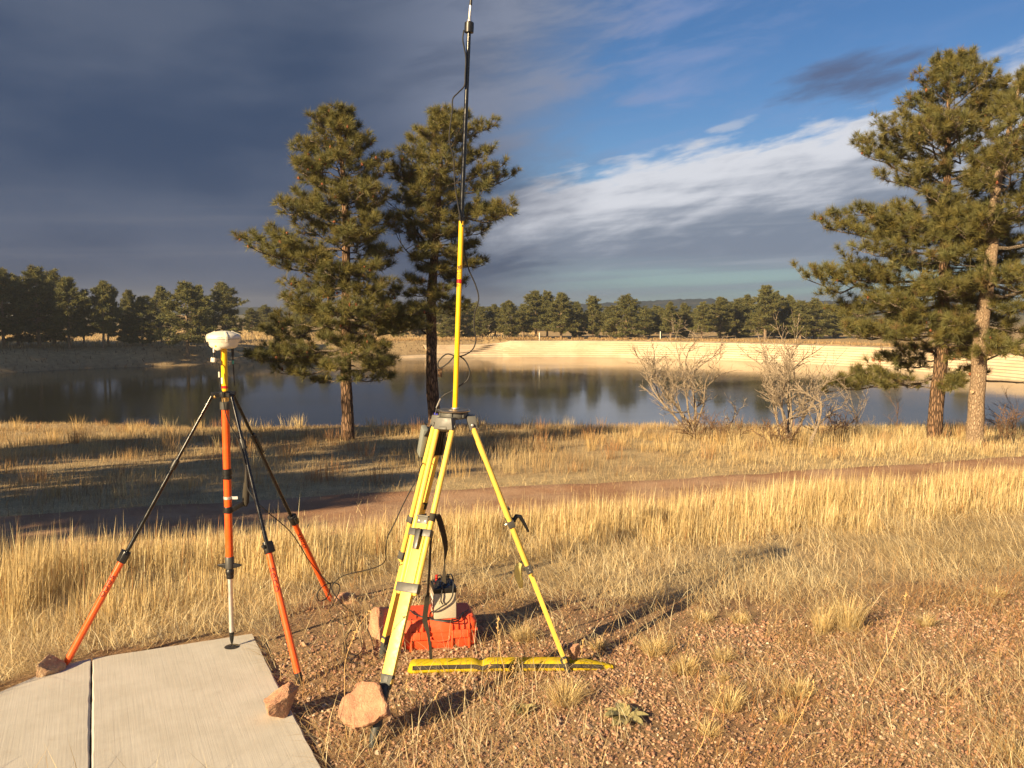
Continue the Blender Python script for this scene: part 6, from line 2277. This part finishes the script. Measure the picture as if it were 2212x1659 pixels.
# ------------------------------------------------------------------ dry weeds over the gravel
def make_weeds():
    rg = np.random.default_rng(206)
    parts = []
    # upright leaning stems with short side twigs
    X, Y = cand(7500, -1.6, 5.4, 3.2, 9.2, rg)
    k = (np.abs(X) < 0.66 * Y + 0.5)
    X, Y = X[k], Y[k]
    P = zpts(X, Y); gx, gy = proj(P)
    d = sstep(gy - interp_px(MAT_FRONT, gx), -40, 20) * (0.25 + 0.75 * sstep(gx, 1100, 1900)) * (0.3 + 0.7 * sstep(fbm(X * 1.5, Y * 1.5, 91), 0.36, 0.6))
    k = (rg.random(len(X)) < d * 0.8) & off_pad(X, Y) & off_things(X, Y, 0.36)
    P = P[k]; n = len(P)
    Hh = rg.gamma(2.6, 0.062, n).clip(0.05, 0.6)
    ang = rg.normal(0.35, 0.5, n); lean = np.abs(rg.normal(0.42, 0.25, n))
    pal = np.array([[0.52, 0.28, 0.11], [0.60, 0.38, 0.17], [0.45, 0.22, 0.09], [0.66, 0.48, 0.25]])
    col = straw(n, rg, pal)
    face = rg.uniform(0, 3.14, n)
    parts.append(blades(P, Hh, rg.uniform(0.0022, 0.0038, n), ang, lean, face, col))
    for q in range(16):
        t = rg.uniform(0.25, 1.0, n)
        kk = np.sqrt(1 / (1 + lean ** 2))
        up_ = (Hh * kk * (t - 0.15 * np.minimum(lean, 1.6) * t * t))
        off = (Hh * lean * kk * (0.35 * t + 0.65 * t * t))
        B = P + np.stack([np.cos(ang) * off, np.sin(ang) * off, up_], -1)
        sl = Hh * rg.uniform(0.03, 0.16, n) * (1.25 - t)
        parts.append(blades(B, sl.clip(0.008, 0.09), rg.uniform(0.0022, 0.0045, n), rg.uniform(0, 6.28, n), rg.uniform(0.3, 1.6, n), rg.uniform(0, 3.14, n), col * rg.uniform(0.8, 1.1, (n, 1))))
    # crumbly low weed litter
    X, Y = cand(120000, -1.7, 5.4, 3.2, 8.4, rg)
    k = (np.abs(X) < 0.66 * Y + 0.5)
    X, Y = X[k], Y[k]
    P = zpts(X, Y); gx, gy = proj(P)
    d = sstep(gy - interp_px(MAT_FRONT, gx), -60, 30) * sstep(fbm(X * 1.9, Y * 1.9, 92), 0.34, 0.60) * (0.45 + 0.55 * sstep(fbm(X * 7, Y * 7, 93), 0.35, 0.6))
    k = (rg.random(len(X)) < d * 0.8) & off_pad(X, Y) & off_things(X, Y, 0.3)
    P = P[k]; n = len(P)
    parts.append(blades(P + np.stack([np.zeros(n), np.zeros(n), rg.uniform(0, 0.03, n)], -1), rg.gamma(3, 0.019, n).clip(0.015, 0.15), rg.uniform(0.002, 0.004, n), rg.uniform(0, 6.28, n), rg.uniform(0.2, 2.5, n), rg.uniform(0, 3.14, n),
                        straw(n, rg, np.array([[0.58, 0.38, 0.17], [0.50, 0.31, 0.13], [0.66, 0.47, 0.23], [0.42, 0.25, 0.11]]))))
    V, T, C = joinb(parts)
    o = link_mesh('dry_weeds', np_mesh('dry_weeds', V, T, C), M['grass'])
    tag(o, 'dry rusty weeds and litter scattered over the gravel', 'weeds', kind='stuff')


make_weeds()


# ------------------------------------------------------------------ single tufts, stalks and leafy plants
def tuft(x, y, r, h, n, seed, label, curl=1.0):
    rg = np.random.default_rng(seed)
    b = gnd(x, y)
    rad = r * np.sqrt(rg.random(n)) * 0.55; a = rg.uniform(0, 6.28, n)
    X, Y = b.x + rad * np.cos(a), b.y + rad * np.sin(a)
    P = zpts(X, Y) - np.array([b.x, b.y, b.z])
    hh = h * rg.uniform(0.45, 1.15, n)
    V, T, C = blades(P, hh * 1.3, rg.uniform(0.0022, 0.0036, n), a + rg.normal(0, 0.5, n), curl * rg.uniform(0.3, 1.7, n), a + 1.57 + rg.normal(0, 0.5, n), straw(n, rg, np.array([[0.80, 0.64, 0.32], [0.74, 0.56, 0.27], [0.86, 0.74, 0.42], [0.64, 0.46, 0.2]])))
    o = link_mesh('grass_tuft', np_mesh('grass_tuft', V, T, C), M['grass'], None, tuple(b))
    tag(o, label, 'grass tuft', 'pale grass tufts on the gravel')


tufts = [(1412, 1412, 0.11, 0.13, 420, 'round pale tuft on the gravel right of the bag end'),
         (1478, 1452, 0.13, 0.10, 380, 'wide flat pale tuft just below the round tuft by the bag'),
         (1562, 1428, 0.08, 0.10, 240, 'small pale tuft right of the wide flat tuft'),
         (1560, 1472, 0.05, 0.06, 140, 'tiny tan tuft below the small pale tuft'),
         (1222, 1518, 0.13, 0.15, 360, 'pale spiky tuft in front of the yellow bag'),
         (1722, 1506, 0.10, 0.12, 360, 'round pale tuft in the middle of the open gravel'),
         (1572, 1532, 0.12, 0.13, 380, 'broad green tinged tuft right of the leafy rosette'),
         (1130, 1384, 0.10, 0.11, 400, 'fluffy pale tuft right of the orange case'),
         (1292, 1402, 0.08, 0.08, 260, 'low pale tuft beyond the right foot of the yellow tripod'),
         (1350, 1500, 0.06, 0.05, 140, 'sparse tan tuft above the leafy rosette'),
         (1830, 1360, 0.15, 0.22, 420, 'upright straw clump catching the light on the right'),
         (1775, 1368, 0.10, 0.2, 240, 'thin upright straw clump beside the bright clump'),
         (2000, 1352, 0.09, 0.10, 260, 'pale tuft on the gravel towards the right edge'),
         (2150, 1290, 0.09, 0.10, 260, 'pale tuft near the right edge above the gravel'),
         (1600, 1345, 0.10, 0.08, 280, 'flat pale tuft beside the leg shadow'),
         (1520, 1340, 0.10, 0.08, 280, 'flat pale tuft inside the leg shadows'),
         (1690, 1560, 0.06, 0.07, 160, 'small tan tuft on the lower gravel'),
         (2195, 1640, 0.10, 0.12, 260, 'pale tuft in the bottom right corner'),
         (1530, 1590, 0.07, 0.09, 180, 'small pale tuft below the leafy rosette')]
for i, (x, y, r, h, n, lab) in enumerate(tufts):
    tuft(x, y, r, h, n, 300 + i, lab, 0.45 if 'upright' in lab else 1.0)


def rosette(x, y, r, seed, label):
    rr = random.Random(seed)
    b = gnd(x, y)
    root = empty('leafy_plant', b, label, 'plant')
    nl = 13
    for k in range(nl):
        a = k * 2.399 + rr.uniform(-0.2, 0.2); ln = r * rr.uniform(0.65, 1.1); rise = rr.uniform(0.15, 0.85) * (0.4 + 0.6 * k / nl)
        o = Vector((math.cos(a), math.sin(a), 0)); s = Vector((-o.y, o.x, 0))
        V, Fc = [], []
        for i in range(7):
            t = i / 6
            w = ln * 0.20 * math.sin(math.pi * min(1, 0.12 + 0.88 * t)) ** 0.8 + 0.003
            c = b + o * (ln * t * (1 - 0.25 * rise * t)) + Vector((0, 0, 0.012 + ln * rise * t * (1.1 - 0.75 * t)))
            V += [c - s * w + Vector((0, 0, w * 0.35)), c, c + s * w + Vector((0, 0, w * 0.35))]
        for i in range(6):
            for j in range(2):
                Fc.append((i * 3 + j, i * 3 + j + 1, i * 3 + j + 4, i * 3 + j + 3))
        V2 = [v - Vector((0, 0, 0.002)) for v in V]
        mb = MB(); mb.add(V, Fc); mb.add(V2, [tuple(reversed(f)) for f in Fc])
        lf = mb.build('leaf', M['mull'], root)


M['mull'] = paint('felted_green_leaf', (0.36, 0.32, 0.15), 0.85, 0.6, (0.40, 0.28, 0.13), scale=30, spec=0.1)
rosette(1350, 1556, 0.145, 5, 'grey green felted leaf rosette on the gravel')
rosette(1130, 1538, 0.085, 6, 'small withered leaf rosette in front of the bag')


def stalk(x, y, xt, yt, seed, label, col=(0.62, 0.42, 0.2)):
    rr = random.Random(seed)
    b = gnd(x, y)
    t = px(xt, yt, b.y + 0.02)
    root = empty('dry_stalk', b, label, 'dry stalk', 'single dry stalks')
    bow = Vector((rr.uniform(-0.03, 0.03), 0, rr.uniform(0.0, 0.04))) * ((t - b).length / 0.3)
    cv = lambda f: b.lerp(t, f) + bow * math.sin(f * 3.14) + Vector((math.sin(f * 17 + seed), math.cos(f * 13), 0)) * 0.004
    pts = [cv(i / 11) for i in range(12)]
    mb = MB().ring_tube(pts, [0.0022 - 0.0001 * i for i in range(12)], 5)
    mb.build('stem', M['stalk'], root)
    sd = MB()
    for i in range(26):
        f = rr.uniform(0.45, 1.0)
        p = cv(f)
        d = Vector((rr.gauss(0, 1), rr.gauss(0, 1), rr.gauss(0.8, 0.6))).normalized()
        sd.ring_tube([p, p + d * rr.uniform(0.006, 0.016)], [0.0035, 0.0015], 4)
    o = sd.build('seed_heads', M['stalk'], root); o['kind'] = 'stuff'


M['stalk'] = paint('dry_stalk_tan', (0.60, 0.40, 0.18), 0.8, 0.3, (0.35, 0.2, 0.08), spec=0.1)
for i, (x, y, xt, yt, lab) in enumerate(((1096, 1478, 1075, 1330, 'tall pale stalk standing in front of the yellow bag'), (1050, 1470, 1058, 1435, 'short stalk in front of the left half of the bag'), (1090, 1480, 1115, 1420, 'short leaning stalk beside the tall pale stalk'),
                                         (878, 1580, 880, 1470, 'straight stalk below the left end of the bag'), (926, 1560, 952, 1490, 'short leaning stalk right of the front tripod leg'), (750, 1600, 800, 1320, 'long thin stalk left of the front tripod leg'),
                                         (1255, 1420, 1262, 1380, 'little stalk by the upright stone'), (1500, 1640, 1560, 1480, 'rusty stalk leaning right across the lower gravel'), (1690, 1620, 1760, 1470, 'rusty stalk leaning right in the middle of the gravel'), (1870, 1500, 1960, 1280, 'tall thin leaning stalk above the open gravel'))):
    stalk(x, y, xt, yt, 400 + i, lab)

print('triangles in mesh data', sum(sum(len(q.vertices) - 2 for q in m_.polygons) if len(m_.polygons) < 2000 else len(m_.polygons) for m_ in bpy.data.meshes))
